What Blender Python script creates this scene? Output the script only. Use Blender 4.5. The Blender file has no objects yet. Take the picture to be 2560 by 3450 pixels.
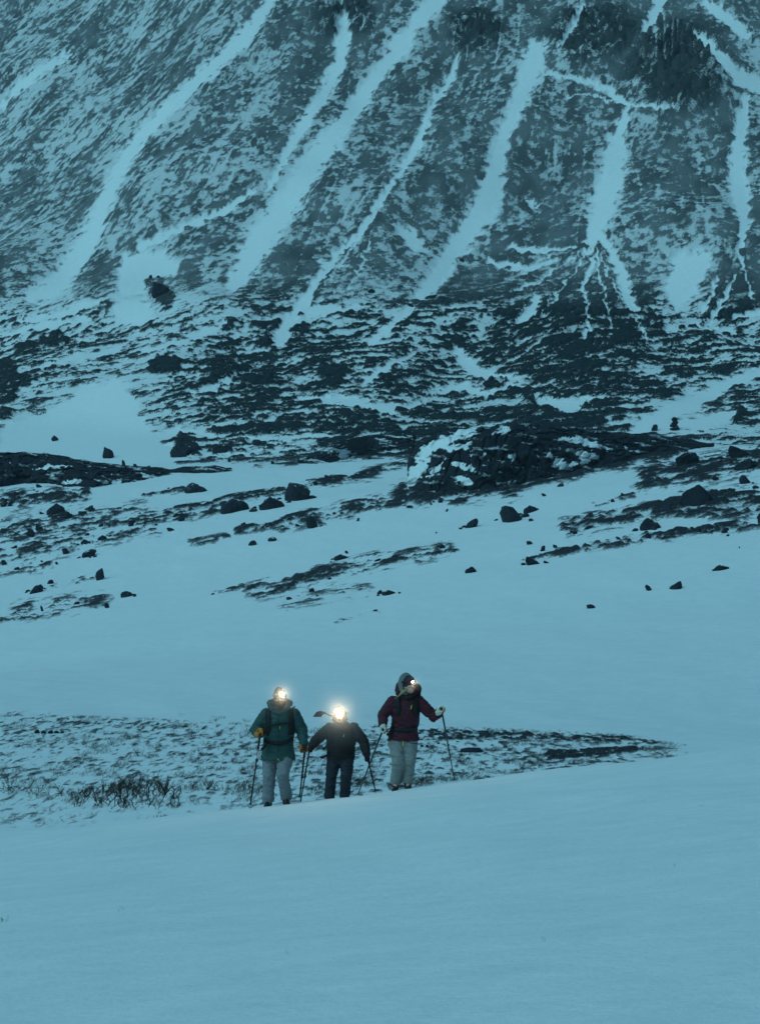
import bpy, bmesh, math, random
import numpy as np
from mathutils import Vector, Matrix, Euler
from mathutils.bvhtree import BVHTree

random.seed(7)
scene = bpy.context.scene
COL = scene.collection

# ------------------------------------------------------------------ camera
F_PX, CX, CY = 8874.0, 1280.0, 1725.0          # photograph 2560 x 3450, about 22 degrees high
PITCH = math.radians(3.0)
SP, CP = math.sin(PITCH), math.cos(PITCH)
cam_d = bpy.data.cameras.new('camera')
cam_d.sensor_fit = 'VERTICAL'
cam_d.sensor_height = 36.0
cam_d.lens = 36.0 * F_PX / 3450.0
cam_d.clip_start = 0.5
cam_d.clip_end = 9000.0
cam = bpy.data.objects.new('camera', cam_d)
cam.location = (0, 0, 0)
cam.rotation_euler = (math.radians(90) + PITCH, 0, 0)
COL.objects.link(cam)
scene.camera = cam

# ------------------------------------------------------------------ world, dusk light
SUN_EL, SUN_AZ = math.radians(48), math.radians(232)
world = bpy.data.worlds.new('World')
scene.world = world
world.use_nodes = True
wn = world.node_tree
wn.nodes.clear()
sky = wn.nodes.new('ShaderNodeTexSky')
sky.sky_type = 'NISHITA'
sky.sun_disc = False
sky.sun_elevation = SUN_EL
sky.sun_rotation = SUN_AZ
sky.air_density = 1.0
sky.dust_density = 2.5
sky.ozone_density = 3.0
hsv = wn.nodes.new('ShaderNodeMix'); hsv.data_type = 'RGBA'; hsv.blend_type = 'MULTIPLY'
hsv.inputs[0].default_value = 1.0
hsv.inputs[7].default_value = (0.228, 0.450, 0.430, 1)      # blue hour, heavy cloud
bg = wn.nodes.new('ShaderNodeBackground'); bg.inputs[1].default_value = 0.15
wo = wn.nodes.new('ShaderNodeOutputWorld')
wn.links.new(sky.outputs[0], hsv.inputs[6]); wn.links.new(hsv.outputs[2], bg.inputs[0])
wn.links.new(bg.outputs[0], wo.inputs[0])

sun_d = bpy.data.lights.new('sun', 'SUN')
sun_d.energy = 0.98
sun_d.angle = math.radians(40)
sun_d.color = (0.29, 0.75, 1.0)
sun = bpy.data.objects.new('sun', sun_d)
# what light there is comes through cloud, from the left and behind
sd = Vector((math.sin(SUN_AZ) * math.cos(SUN_EL), math.cos(SUN_AZ) * math.cos(SUN_EL), math.sin(SUN_EL)))
sun.rotation_euler = (-sd).to_track_quat('-Z', 'Y').to_euler()
COL.objects.link(sun)

vs = scene.view_settings
vs.view_transform = 'Standard'; vs.look = 'None'; vs.gamma = 1.0; vs.exposure = 0.0
vs.use_curve_mapping = False
scene.render.engine = 'CYCLES'
scene.cycles.use_denoising = True
scene.cycles.max_bounces = 6
scene.cycles.diffuse_bounces = 3
scene.cycles.volume_bounces = 1
scene.cycles.sample_clamp_indirect = 4.0
scene.cycles.volume_step_rate = 1.0

# ------------------------------------------------------------------ numpy noise
def _h(ix, iy, seed):
    n = (ix.astype(np.int64) * 374761393 + iy.astype(np.int64) * 668265263 + seed * 2147483647) & 0xFFFFFFFF
    n = ((n ^ (n >> 13)) * 1274126177) & 0xFFFFFFFF
    n = ((n ^ (n >> 16)) * 2246822519) & 0xFFFFFFFF
    return ((n ^ (n >> 15)) & 0xFFFFFF) / float(0xFFFFFF)

def gnoise(x, y, seed=0):
    x = np.asarray(x, float); y = np.asarray(y, float)
    ix = np.floor(x); iy = np.floor(y); fx = x - ix; fy = y - iy
    ux = fx * fx * fx * (fx * (fx * 6 - 15) + 10); uy = fy * fy * fy * (fy * (fy * 6 - 15) + 10)
    def g(dx, dy):
        a = _h(ix + dx, iy + dy, seed) * 6.2831853
        return np.cos(a) * (fx - dx) + np.sin(a) * (fy - dy)
    a, b, c, d = g(0, 0), g(1, 0), g(0, 1), g(1, 1)
    return ((a + (b - a) * ux) * (1 - uy) + (c + (d - c) * ux) * uy) * 1.4

def fbm(x, y, octv=4, seed=0, gain=0.5, lac=2.03):
    s = 0; a = 1.0
    for i in range(octv):
        s = s + a * gnoise(x, y, seed + i * 17)
        x = x * lac + 13.7; y = y * lac - 7.3; a *= gain
    return s

def worley(x, y, seed=0):
    ix = np.floor(x); iy = np.floor(y)
    f1 = np.full(x.shape, 9.0); cid = np.zeros(x.shape)
    for dx in (-1, 0, 1):
        for dy in (-1, 0, 1):
            cx = ix + dx; cy = iy + dy
            qx = cx + _h(cx, cy, seed); qy = cy + _h(cx, cy, seed + 5)
            d = np.hypot(x - qx, y - qy)
            m = d < f1
            f1 = np.where(m, d, f1); cid = np.where(m, _h(cx, cy, seed + 9), cid)
    return f1, cid

def sstep(a, b, x):
    t = np.clip((x - a) / (b - a), 0, 1)
    return t * t * (3 - 2 * t)

def pchip(xs, ys):
    xs = np.asarray(xs, float); ys = np.asarray(ys, float)
    h = np.diff(xs); dl = np.diff(ys) / h
    m = np.zeros_like(ys); m[0] = dl[0]; m[-1] = dl[-1]
    for i in range(1, len(xs) - 1):
        m[i] = 0 if dl[i - 1] * dl[i] <= 0 else (h[i] + h[i - 1]) * 1.5 / ((2 * h[i] + h[i - 1]) * .5 / dl[i - 1] + (h[i] + 2 * h[i - 1]) * .5 / dl[i])
    def f(x):
        x = np.asarray(x, float)
        k = np.clip(np.searchsorted(xs, x) - 1, 0, len(xs) - 2)
        hh = h[k]; t = (x - xs[k]) / hh
        tl = np.clip(t, 0, 1)
        v = ((1 + 2 * tl) * (1 - tl) ** 2 * ys[k] + tl * (1 - tl) ** 2 * hh * m[k]
             + tl * tl * (3 - 2 * tl) * ys[k + 1] + tl * tl * (tl - 1) * hh * m[k + 1])
        v = v + np.where(t < 0, t * hh * m[0], 0) + np.where(t > 1, (t - 1) * hh * m[-1], 0)
        return v
    return f

# ------------------------------------------------------------------ the lie of the land
P_PROF = pchip([-60, 0, 11, 25, 36, 41, 46, 55, 70, 95, 125, 160, 190, 220, 275, 330, 380, 460],
               [-1.9, -1.55, -1.56, -1.78, -2.02, -2.2, -2.62, -2.95, -2.9, -2.45, -0.7, 1.6, 4.8, 8.45, 17.0, 24.2, 25.5, 22.0])
C_PROF = pchip([-60, 0, 42, 55, 95, 160, 220, 275, 330, 460],
               [0.10, 0.10, 0.12, 0.06, 0.0, 0.12, 0.19, 0.12, 0.035, 0.03])
Q_PROF = pchip([-160, 0, 50, 100, 160, 230, 330, 430],
               [-60, 22, 38, 62, 106, 172, 275, 340])
AX, AY, R0 = 70.0, 780.0, 430.0

def smax(a, b, k):
    hh = np.clip(0.5 + 0.5 * (a - b) / k, 0, 1)
    return b + (a - b) * hh + k * hh * (1 - hh)

def cone_q(x, y):
    return R0 - np.hypot(x - AX, y - AY)

def H(x, y):
    x = np.asarray(x, float); y = np.asarray(y, float)
    xc = 60 * np.tanh(x / 60.0)
    hill = P_PROF(y) + C_PROF(y) * xc
    # wind-packed swells
    hill = hill + 0.08 * fbm(x / 5.0 + y / 30.0, y / 9.0, 3, 3) * sstep(5, 30, y) + 0.5 * fbm(x / 40.0, y / 40.0, 2, 8) * sstep(90, 200, y)
    q = cone_q(x, y)
    m = Q_PROF(q) + 5.0 * fbm(x / 60.0, y / 60.0, 3, 21) * sstep(10, 80, q)
    return smax(m, hill, 4.0)

def project(x, y, z):
    f = y * CP + z * SP
    f = np.maximum(f, 0.3)
    u = -y * SP + z * CP
    return CX + F_PX * x / f, CY - F_PX * u / f

def ray(px, py):
    dx = (px - CX) / F_PX; dy = (CY - py) / F_PX
    return Vector((dx, CP - dy * SP, SP + dy * CP))       # per metre of forward distance (about y)

def at_depth(px, py, d):
    return ray(px, py) * d

_T = np.concatenate([np.arange(8, 120, 0.15), np.arange(120, 420, 0.4), np.arange(420, 900, 0.8)])
def hit(px, py, dmin=8.0):
    """first point of the ground seen at a photo pixel (beyond dmin)"""
    r = ray(px, py)
    t = _T[_T >= dmin]
    g = r.z * t - H(r.x * t, r.y * t)
    k = np.where(g <= 0)[0]
    if len(k) == 0:
        tt = t[-1]
    elif k[0] == 0:
        tt = t[0]
    else:
        a, b = t[k[0] - 1], t[k[0]]; ga, gb = g[k[0] - 1], g[k[0]]
        tt = a + (b - a) * ga / (ga - gb + 1e-9)
    p = r * float(tt)
    return Vector((p.x, p.y, float(H(p.x, p.y))))

# ------------------------------------------------------------------ helpers for painting in photo pixels
def seg_dist(px, py, x0, y0, w0, x1, y1, w1):
    vx, vy = x1 - x0, y1 - y0
    t = np.clip(((px - x0) * vx + (py - y0) * vy) / (vx * vx + vy * vy + 1e-9), 0, 1)
    return np.hypot(px - x0 - t * vx, py - y0 - t * vy) / (w0 + (w1 - w0) * t)

def line_ratio(px, py, pts):
    """distance to a polyline of (x, y, half width) in units of the local half width"""
    out = np.full(px.shape, 99.0)
    for a, b in zip(pts[:-1], pts[1:]):
        out = np.minimum(out, seg_dist(px, py, *a, *b))
    return out

def poly_sd(px, py, pts):
    """signed distance in px, negative inside"""
    d = np.full(px.shape, 1e9); ins = np.zeros(px.shape, bool)
    n = len(pts)
    for i in range(n):
        x0, y0 = pts[i]; x1, y1 = pts[(i + 1) % n]
        vx, vy = x1 - x0, y1 - y0
        t = np.clip(((px - x0) * vx + (py - y0) * vy) / (vx * vx + vy * vy + 1e-9), 0, 1)
        d = np.minimum(d, np.hypot(px - x0 - t * vx, py - y0 - t * vy))
        c = (y0 > py) != (y1 > py)
        xi = (x1 - x0) * (py - y0) / ((y1 - y0) if y1 != y0 else 1e-9) + x0
        ins ^= c & (px < xi)
    return np.where(ins, -d, d)

def to_uniform(n):
    s = n.std() + 1e-9
    return 1 / (1 + np.exp(-1.7 * (n - n.mean()) / s))

# ------------------------------------------------------------------ materials
def new_mat(name):
    m = bpy.data.materials.new(name); m.use_nodes = True
    nt = m.node_tree; nt.nodes.clear()
    out = nt.nodes.new('ShaderNodeOutputMaterial')
    bs = nt.nodes.new('ShaderNodeBsdfPrincipled')
    nt.links.new(bs.outputs[0], out.inputs[0])
    return m, nt, bs

def N(nt, kind, **kw):
    n = nt.nodes.new(kind)
    for k, v in kw.items():
        setattr(n, k, v)
    return n

def noise(nt, vec, scale, detail=4, rough=0.55, dist=0.0):
    n = N(nt, 'ShaderNodeTexNoise')
    n.inputs['Scale'].default_value = scale; n.inputs['Detail'].default_value = detail
    n.inputs['Roughness'].default_value = rough; n.inputs['Distortion'].default_value = dist
    if vec is not None: nt.links.new(vec, n.inputs['Vector'])
    return n.outputs['Fac']

def mth(nt, op, a, b=None, c=None, clamp=False):
    n = N(nt, 'ShaderNodeMath', operation=op); n.use_clamp = clamp
    for i, v in enumerate((a, b, c)):
        if v is None: continue
        if isinstance(v, (int, float)): n.inputs[i].default_value = v
        else: nt.links.new(v, n.inputs[i])
    return n.outputs[0]

def ramp(nt, fac, stops):
    n = N(nt, 'ShaderNodeValToRGB')
    el = n.color_ramp.elements
    while len(el) < len(stops): el.new(0.5)
    for e, (p, c) in zip(el, stops):
        e.position = p; e.color = (*c, 1)
    nt.links.new(fac, n.inputs[0])
    return n.outputs[0]

def mixc(nt, fac, a, b):
    n = N(nt, 'ShaderNodeMix', data_type='RGBA')
    nt.links.new(fac, n.inputs[0])
    for i, v in ((6, a), (7, b)):
        if isinstance(v, tuple): n.inputs[i].default_value = (*v, 1)
        else: nt.links.new(v, n.inputs[i])
    return n.outputs[2]

def bump(nt, height, strength, dist, nrm=None):
    n = N(nt, 'ShaderNodeBump'); n.inputs['Strength'].default_value = strength; n.inputs['Distance'].default_value = dist
    nt.links.new(height, n.inputs['Height'])
    if nrm is not None: nt.links.new(nrm, n.inputs['Normal'])
    return n.outputs[0]

SNOW_A, SNOW_B = (0.72, 0.77, 0.80), (0.87, 0.90, 0.91)

def terrain_mat(name, fine, soft, rock_stops, hscale, bump_rock, fray):
    """snow lying on dark ground: the vertex attribute 'rock' says where ground shows, fine noise frays its edges"""
    m, nt, bs = new_mat(name)
    tc = N(nt, 'ShaderNodeTexCoord').outputs['Object']
    at = N(nt, 'ShaderNodeAttribute', attribute_name='rock').outputs['Fac']
    mp = N(nt, 'ShaderNodeMapping'); mp.inputs['Scale'].default_value = (hscale, hscale, 1.0)
    nt.links.new(tc, mp.inputs[0])
    n1 = noise(nt, mp.outputs[0], fine, 6, 0.7)
    fr = mth(nt, 'MULTIPLY_ADD', mth(nt, 'SUBTRACT', n1, 0.5), fray, at)
    fac = N(nt, 'ShaderNodeMapRange', interpolation_type='SMOOTHSTEP')
    fac.inputs['From Min'].default_value = -soft; fac.inputs['From Max'].default_value = soft
    nt.links.new(fr, fac.inputs['Value']); fac = fac.outputs[0]
    du = N(nt, 'ShaderNodeAttribute', attribute_name='dust').outputs['Fac']      # thin snow caught between small stones
    fac = mth(nt, 'MULTIPLY', fac, mth(nt, 'SUBTRACT', 1.0, du))
    sk = N(nt, 'ShaderNodeAttribute', attribute_name='speck').outputs['Fac']     # small stones showing through thin snow
    sk = mth(nt, 'MULTIPLY', sk, mth(nt, 'MULTIPLY', noise(nt, tc, fine * 1.7, 4, 0.75), 2.0))
    fac = mth(nt, 'MAXIMUM', fac, sk, clamp=True)
    n2 = noise(nt, tc, fine * 0.35, 4, 0.6)
    rc = ramp(nt, n2, rock_stops)
    n3 = noise(nt, tc, 1.3, 14, 0.86)                    # wind-packed crust and grain at every size
    mr = N(nt, 'ShaderNodeMapRange'); mr.inputs['From Min'].default_value = 0.34; mr.inputs['From Max'].default_value = 0.66
    nt.links.new(n3, mr.inputs['Value'])
    sc = mixc(nt, mr.outputs[0], SNOW_A, SNOW_B)
    nt.links.new(mixc(nt, fac, sc, rc), bs.inputs['Base Color'])
    bs.inputs['Roughness'].default_value = 0.75
    bs.inputs['Specular IOR Level'].default_value = 0.2
    n4 = noise(nt, tc, 2.2, 6, 0.6)
    hh = mth(nt, 'ADD', mth(nt, 'MULTIPLY', mth(nt, 'MULTIPLY', n1, fac), bump_rock), mth(nt, 'ADD', mth(nt, 'MULTIPLY', n4, 0.03), mth(nt, 'MULTIPLY', noise(nt, tc, 16.0, 5, 0.7), 0.012)))
    nt.links.new(bump(nt, hh, 0.8, 1.0), bs.inputs['Normal'])
    return m

M_MOUNT = terrain_mat('snowy scree', 4.2, 0.24, [(0.3, (0.004, 0.014, 0.023)), (0.52, (0.008, 0.026, 0.033)), (0.66, (0.040, 0.031, 0.032))], 1.0, 0.30, 2.5)
M_GROUND = terrain_mat('snow over heath', 6.0, 0.26, [(0.3, (0.008, 0.015, 0.024)), (0.55, (0.018, 0.022, 0.028)), (0.8, (0.05, 0.030, 0.028))], 1.0, 0.06, 1.7)

def rock_mat(name, dark, light, snow_lo, snow_hi, scale=1.0):
    """dark rock; snow lies on the flat ledges"""
    m, nt, bs = new_mat(name)
    ge = N(nt, 'ShaderNodeNewGeometry')
    tc = ge.outputs['Position']
    n1 = noise(nt, tc, 1.3 * scale, 6, 0.65)
    n2 = noise(nt, tc, 7.0 * scale, 5, 0.7)
    rc = ramp(nt, mth(nt, 'ADD', mth(nt, 'MULTIPLY', n1, 0.6), mth(nt, 'MULTIPLY', n2, 0.4)), [(0.35, dark), (0.65, light)])
    sx = N(nt, 'ShaderNodeSeparateXYZ'); nt.links.new(ge.outputs['Normal'], sx.inputs[0])
    up = mth(nt, 'ADD', sx.outputs[2], mth(nt, 'MULTIPLY', mth(nt, 'SUBTRACT', n1, 0.5), 1.6))
    mr = N(nt, 'ShaderNodeMapRange', interpolation_type='SMOOTHSTEP')
    mr.inputs['From Min'].default_value = snow_lo; mr.inputs['From Max'].default_value = snow_hi
    nt.links.new(up, mr.inputs['Value'])
    nt.links.new(mixc(nt, mr.outputs[0], rc, SNOW_B), bs.inputs['Base Color'])
    bs.inputs['Roughness'].default_value = 0.8
    bs.inputs['Specular IOR Level'].default_value = 0.25
    nt.links.new(bump(nt, n2, 0.6, 0.12 / scale), bs.inputs['Normal'])
    return m

M_ROCK = rock_mat('dark lichen rock', (0.006, 0.012, 0.021), (0.020, 0.026, 0.036), 1.00, 1.14)
M_ROCK_SNOW = rock_mat('dark rock dusted with snow', (0.006, 0.012, 0.021), (0.020, 0.026, 0.036), 1.05, 1.25)

def plain_mat(name, col, rough=0.8, var=0.25, scale=40.0, bmp=0.0, bdist=0.004, metal=0.0, spec=0.3):
    m, nt, bs = new_mat(name)
    tc = N(nt, 'ShaderNodeTexCoord').outputs['Object']
    n1 = noise(nt, tc, scale, 4, 0.6)
    a = tuple(c * (1 - var) for c in col); b = tuple(min(1, c * (1 + var)) for c in col)
    nt.links.new(ramp(nt, n1, [(0.3, a), (0.7, b)]), bs.inputs['Base Color'])
    bs.inputs['Roughness'].default_value = rough; bs.inputs['Metallic'].default_value = metal
    bs.inputs['Specular IOR Level'].default_value = spec
    if bmp: nt.links.new(bump(nt, noise(nt, tc, scale * 2, 5, 0.6), bmp, bdist), bs.inputs['Normal'])
    return m

# ------------------------------------------------------------------ object helpers
def tag(o, label=None, cat=None, group=None, kind=None):
    if label: o['label'] = label
    if cat: o['category'] = cat
    if group: o['group'] = group
    if kind: o['kind'] = kind
    return o

def link(name, me, mat=None, parent=None):
    o = bpy.data.objects.new(name, me)
    COL.objects.link(o)
    if mat is not None and me is not None:
        me.materials.clear(); me.materials.append(mat)
    if parent is not None: o.parent = parent
    return o

def empty(name, loc, rot=(0, 0, 0)):
    o = bpy.data.objects.new(name, None); o.empty_display_size = 0.2
    o.location = loc; o.rotation_euler = rot
    COL.objects.link(o)
    return o

def np_mesh(name, verts, quads=None, tris=None, smooth=True, attrs=None):
    me = bpy.data.meshes.new(name)
    nq = 0 if quads is None else len(quads); ntr = 0 if tris is None else len(tris)
    me.vertices.add(len(verts)); me.vertices.foreach_set('co', np.ascontiguousarray(verts, np.float32).ravel())
    me.loops.add(nq * 4 + ntr * 3); me.polygons.add(nq + ntr)
    idx = np.concatenate([x for x in ((quads.ravel() if nq else None), (tris.ravel() if ntr else None)) if x is not None]).astype(np.int32)
    me.loops.foreach_set('vertex_index', idx)
    st = np.concatenate([np.arange(nq) * 4, nq * 4 + np.arange(ntr) * 3]).astype(np.int32)
    me.polygons.foreach_set('loop_start', st)
    me.update(calc_edges=True)
    if smooth: me.polygons.foreach_set('use_smooth', np.ones(nq + ntr, bool))
    for k, v in (attrs or {}).items():
        a = me.attributes.new(k, 'FLOAT', 'POINT'); a.data.foreach_set('value', np.ascontiguousarray(v, np.float32).ravel())
    me.validate()
    return me

def grid_quads(nr, nc):
    i = np.arange(nr * nc).reshape(nr, nc)
    return np.stack([i[:-1, :-1], i[:-1, 1:], i[1:, 1:], i[1:, :-1]], -1).reshape(-1, 4)
# ================================================================== TERRAIN
# rock cover between the gullies, per cent, every 160 px across and 100 px down the mountain
DENS = np.array([[float(v) for v in r.split()] for r in '''55 60 62 58 55 65 72 80 80 65 65 75 75 85 85 60 75
50 55 62 55 65 60 70 82 65 75 85 80 70 85 92 85 45
45 50 55 50 70 70 62 75 70 65 75 60 65 85 92 92 40
60 40 50 55 70 60 65 65 72 75 70 60 65 65 90 90 55
40 50 35 50 45 55 65 60 68 78 75 62 78 60 70 72 65
45 40 50 50 52 50 68 65 65 75 78 68 80 65 75 78 72
45 55 55 52 50 62 62 65 70 75 75 65 80 62 78 78 70
65 70 60 55 60 65 62 60 68 65 72 70 75 55 75 75 65
55 55 45 40 60 60 55 60 70 60 65 72 68 40 55 65 70
70 40 65 20 30 65 70 65 62 65 60 62 72 75 45 35 75
50 30 60 25 30 55 75 70 55 60 70 65 85 85 50 40 75
45 40 55 45 50 62 70 70 65 65 80 80 85 85 70 50 60
50 50 48 40 62 80 80 75 60 75 80 70 85 80 70 70 65
75 50 45 35 80 85 75 75 60 85 65 75 85 80 65 70 50
40 15 15 20 70 75 65 75 80 75 65 80 80 75 40 40 55
15 15 20 45 50 60 55 60 75 80 85 80 70 45 30 45 50'''.split('\n')]) / 100.0

GULLIES = [
 [(910,0,30),(830,110,42),(700,240,38),(590,340,36),(500,430,38),(420,540,36),(370,640,42),(330,740,46),(270,850,55),(200,950,55),(120,1000,45)],
 [(1160,50,22),(1165,120,36),(1145,200,32),(1110,280,38),(1050,370,30),(990,480,26),(930,580,17),(890,640,9)],
 [(1470,-10,55),(1405,60,45),(1390,90,18)],
 [(1380,105,30),(1350,140,58),(1310,200,42),(1240,290,40),(1170,390,48),(1100,490,60),(1020,590,70),(950,700,75),(880,800,80),(820,900,55),(780,960,35)],
 [(1545,180,12),(1520,260,22),(1470,330,19),(1430,410,17),(1380,520,22),(1320,600,17),(1270,680,19),(1230,760,20),(1150,850,17),(1090,920,18),(1040,990,17)],
 [(1040,1000,20),(970,1090,32),(940,1150,38)],
 [(1800,160,52),(1790,220,60),(1760,300,48),(1720,400,40),(1690,500,42),(1660,600,56),(1630,700,66),(1560,800,60),(1500,880,50),(1440,960,42),(1400,1000,22)],
 [(1380,1040,22),(1310,1110,24),(1250,1160,18)],
 [(2110,350,13),(2090,420,32),(2070,500,55),(2060,600,72),(2030,700,66),(2000,780,44),(1980,810,26)],
 [(2010,770,18),(2050,840,22),(2090,910,26),(2110,980,30),(2130,1040,22)],
 [(2000,850,8),(1975,930,13),(1955,965,11),(1975,1020,9),(1985,1080,9),(1960,1150,11)],
 [(2510,320,13),(2500,400,28),(2490,500,38),(2480,600,50),(2490,680,46),(2500,760,28),(2490,830,16)],
 [(2470,930,9),(2440,1000,11),(2410,1060,14),(2380,1100,8)],
 [(2410,940,7),(2400,990,9),(2370,1050,9)],
 [(2000,830,6),(2012,900,6),(2035,1000,7),(2055,1110,6)],[(1985,830,5),(1930,930,6),(1880,1000,6),(1830,1060,7)],[(2490,850,6),(2505,930,7),(2530,1000,7)],[(1965,850,5),(1890,900,6),(1800,960,8),(1720,990,8)],[(2020,860,4),(2075,980,6),(2140,1080,7),(2170,1150,7)],[(1215,800,5),(1160,880,6),(1100,960,7)],[(1245,810,5),(1215,900,6),(1180,980,7)],
 [(520,1470,20),(640,1458,15),(720,1470,13)],[(680,1532,16),(820,1537,14),(1000,1520,11)],[(800,1478,9),(950,1488,12),(1100,1475,8)],[(60,1080,14),(200,1060,18),(330,1020,14)],[(120,1240,10),(260,1210,18),(400,1180,14)],[(480,1180,10),(620,1150,16),(760,1090,10)],[(640,1330,10),(720,1310,14),(840,1260,8)],
 [(10,370,10),(60,300,22),(140,230,26),(230,180,14)],
 [(470,830,22),(620,760,16),(760,700,22),(850,640,14)],
 [(1960,15,10),(1930,90,20),(1890,150,14),(1870,170,8)],
 [(2230,-5,20),(2190,60,24),(2160,110,15),(2140,130,8)],
 [(2380,10,22),(2450,60,30),(2500,110,26)],
 [(2330,110,12),(2420,190,34),(2500,260,40),(2560,290,40)],
 [(1830,245,14),(1950,265,16),(2050,300,20),(2090,340,18)],
 [(2090,350,10),(2230,365,8),(2290,345,8)],
 [(1900,330,6),(1980,320,8),(2060,335,8)],
 [(1000,1350,10),(1150,1345,18),(1280,1370,16)],
 [(1060,1350,6),(1320,1385,22),(1430,1370,10)],
 [(1530,1180,20),(1580,1240,34),(1640,1270,26),(1740,1270,10)],
 [(1440,1330,10),(1540,1310,22),(1640,1330,14),(1730,1300,8)],
 [(1820,1350,20),(1910,1380,30),(2000,1350,12)],
 [(1230,1290,14),(1310,1230,22),(1380,1200,18)],
 [(1740,1100,10),(1790,1060,28),(1810,1010,20)],
 [(2080,1480,14),(2220,1400,34),(2360,1340,46),(2470,1280,30),(2560,1250,24)],
 [(2170,1440,26),(2330,1430,40),(2460,1400,30)],
 [(2470,1075,10),(2530,1060,12),(2560,1055,12)],
 [(2240,1110,14),(2330,1090,10),(2480,1130,10)],
 [(1040,1060,26),(1120,1050,30),(1200,1040,16)],
 [(1720,830,18),(1830,850,16),(1930,830,10)],
 [(1640,880,12),(1760,910,20),(1870,880,12)],
 [(0,1130,8),(130,1100,16),(300,1080,12)],
]
SNOWPOLY = [
 [(395,870),(560,840),(600,880),(598,918),(492,928),(486,990),(410,990),(390,930)],
 [(0,1440),(160,1385),(330,1300),(400,1275),(455,1285),(470,1350),(500,1400),(520,1480),(620,1545),(560,1600),(300,1600),(0,1600)],
 [(2250,860),(2370,830),(2385,890),(2330,1000),(2285,1060),(2245,980)],
 [(400,1000),(500,1015),(520,1070),(480,1100),(400,1070)],
 [(1060,860),(1140,870),(1180,900),(1110,905)],
 [(1320,760),(1400,770),(1450,830),(1370,830)],
 [(1750,660),(1790,670),(1815,705),(1780,700)],
]
DARKS = [  # cx, cy, rx, ry, slope
 (2320,190,70,110,0),(2235,310,72,40,0),(2315,300,45,40,0),(2385,260,45,40,0),(2260,130,50,40,0),(1960,70,60,40,0),(2110,190,60,50,0),(2130,220,45,30,0),
 (1610,110,45,45,0),(1505,100,40,30,0),(520,965,48,34,0),(560,1010,30,40,0),(655,935,36,55,0),(640,900,50,30,0),(770,930,45,60,0),(895,1148,46,30,0),(1660,1290,52,22,0),
 (20,1290,60,90,0),(30,1400,40,50,0),(180,1150,60,30,0),(90,1180,50,30,0),(340,1340,90,18,0),(450,1340,20,10,0),(620,1505,60,40,0),
 (780,1455,80,18,0),(900,1445,130,22,0),(1050,1450,130,24,0),(1200,1455,110,26,0),(1290,1430,60,30,0),(1130,1250,70,40,0),(740,1260,90,50,0),(560,1230,70,40,0),(870,1290,80,40,0),
 (1500,900,40,30,0),(1640,930,70,60,0),(1560,960,60,40,0),(2050,950,45,80,0),(2170,1000,60,70,0),(2030,1060,70,60,0),(1900,1050,60,60,0),(2100,1180,70,60,0),(1960,1240,80,60,0),
 (2430,880,25,90,0),(2530,980,40,70,0),(1420,1250,70,40,0),(1330,1290,70,40,0),(1800,1230,80,50,0),(2080,1290,80,40,0),(1000,760,40,30,0),(940,850,40,60,0),
 (2260,1330,60,18,0),(2480,1400,40,30,0),(1700,1400,120,40,0),(1560,1420,120,26,0),(1950,1430,90,20,0),
]
# debris fans below the gullies, and thin dark ribs
FANS = [[(2000,785),(2030,850),(2075,930),(2130,1020),(2230,1070),(2250,1130),(2100,1210),(1850,1190),(1720,1110),(1760,1060),(1870,1000),(1940,920),(1975,850)],
 [(2490,840),(2540,900),(2580,960),(2580,1060),(2440,1090),(2360,1090),(2400,1000),(2450,920)],
 [(1545,880),(1600,900),(1660,960),(1700,1010),(1560,1040),(1440,1030),(1480,950)],
 [(1010,780),(1050,800),(1110,860),(1090,930),(990,990),(920,930),(950,850)]]
RIBS = [[(1228,775,5),(1170,860,6),(1110,930,6),(1050,1000,6)],[(1236,790,4),(1200,870,6),(1150,950,7),(1120,1000,6)],[(1240,800,4),(1225,860,7),(1190,930,6)],
 [(2003,790,6),(2040,880,8),(2085,980,8),(2100,1040,8)],[(1990,800,5),(1960,880,8),(1935,940,8),(1950,1000,8),(1965,1080,8)],[(2470,740,5),(2465,800,7),(2470,860,8),(2430,940,7),(2400,1020,7),(2370,1080,6)],[(2515,760,5),(2510,850,8),(2480,960,8),(2450,1040,7),(2420,1080,6)],
 [(1850,860,3),(1930,845,6),(1985,820,5)],[(1720,930,3),(1830,960,5),(1900,900,6),(1960,850,5)],[(1480,985,6),(1530,950,8),(1560,900,6)]]
# heath and stones showing in streaks on the boulder slope (x0, y0, x1, y1, half width, cover)
STREAKS = [
 (0,1690,290,1662,30,.62),(0,1800,480,1738,44,.5),(0,1870,380,1800,36,.42),(380,1800,520,1780,26,.45),(480,1765,780,1715,16,.55),(60,2062,340,2028,30,.42),(0,2092,130,2080,10,.4),
 (560,1730,1280,1590,15,.75),(800,1790,960,1762,16,.7),(960,1765,1270,1695,26,.66),(860,1992,1300,1885,30,.50),(950,2035,1230,1985,22,.26),(1290,1900,1510,1850,24,.5),
 (1360,1665,1720,1640,40,.75),(1300,1700,1560,1690,12,.6),(1700,1645,2140,1560,16,.62),(1920,1775,2300,1700,28,.68),(1980,1842,2510,1768,16,.66),(2290,1690,2560,1700,48,.78),(2180,1610,2560,1545,42,.68),
 (1770,1890,1940,1850,14,.5),(640,1830,760,1808,12,.4),(1230,1600,1380,1560,20,.5),(2420,1790,2560,1765,14,.5),(480,1670,620,1645,10,.45),(1990,1580,2300,1520,20,.7),
 (600,1552,1380,1536,12,.5),(860,1575,1000,1560,8,.5),(0,1930,160,1905,16,.4),(250,1960,330,1945,10,.4),(690,2010,820,1975,8,.4),(1120,2100,1280,2060,6,.3),(2000,1700,2130,1670,10,.5),(120,1990,260,1970,12,.4),
]

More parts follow.
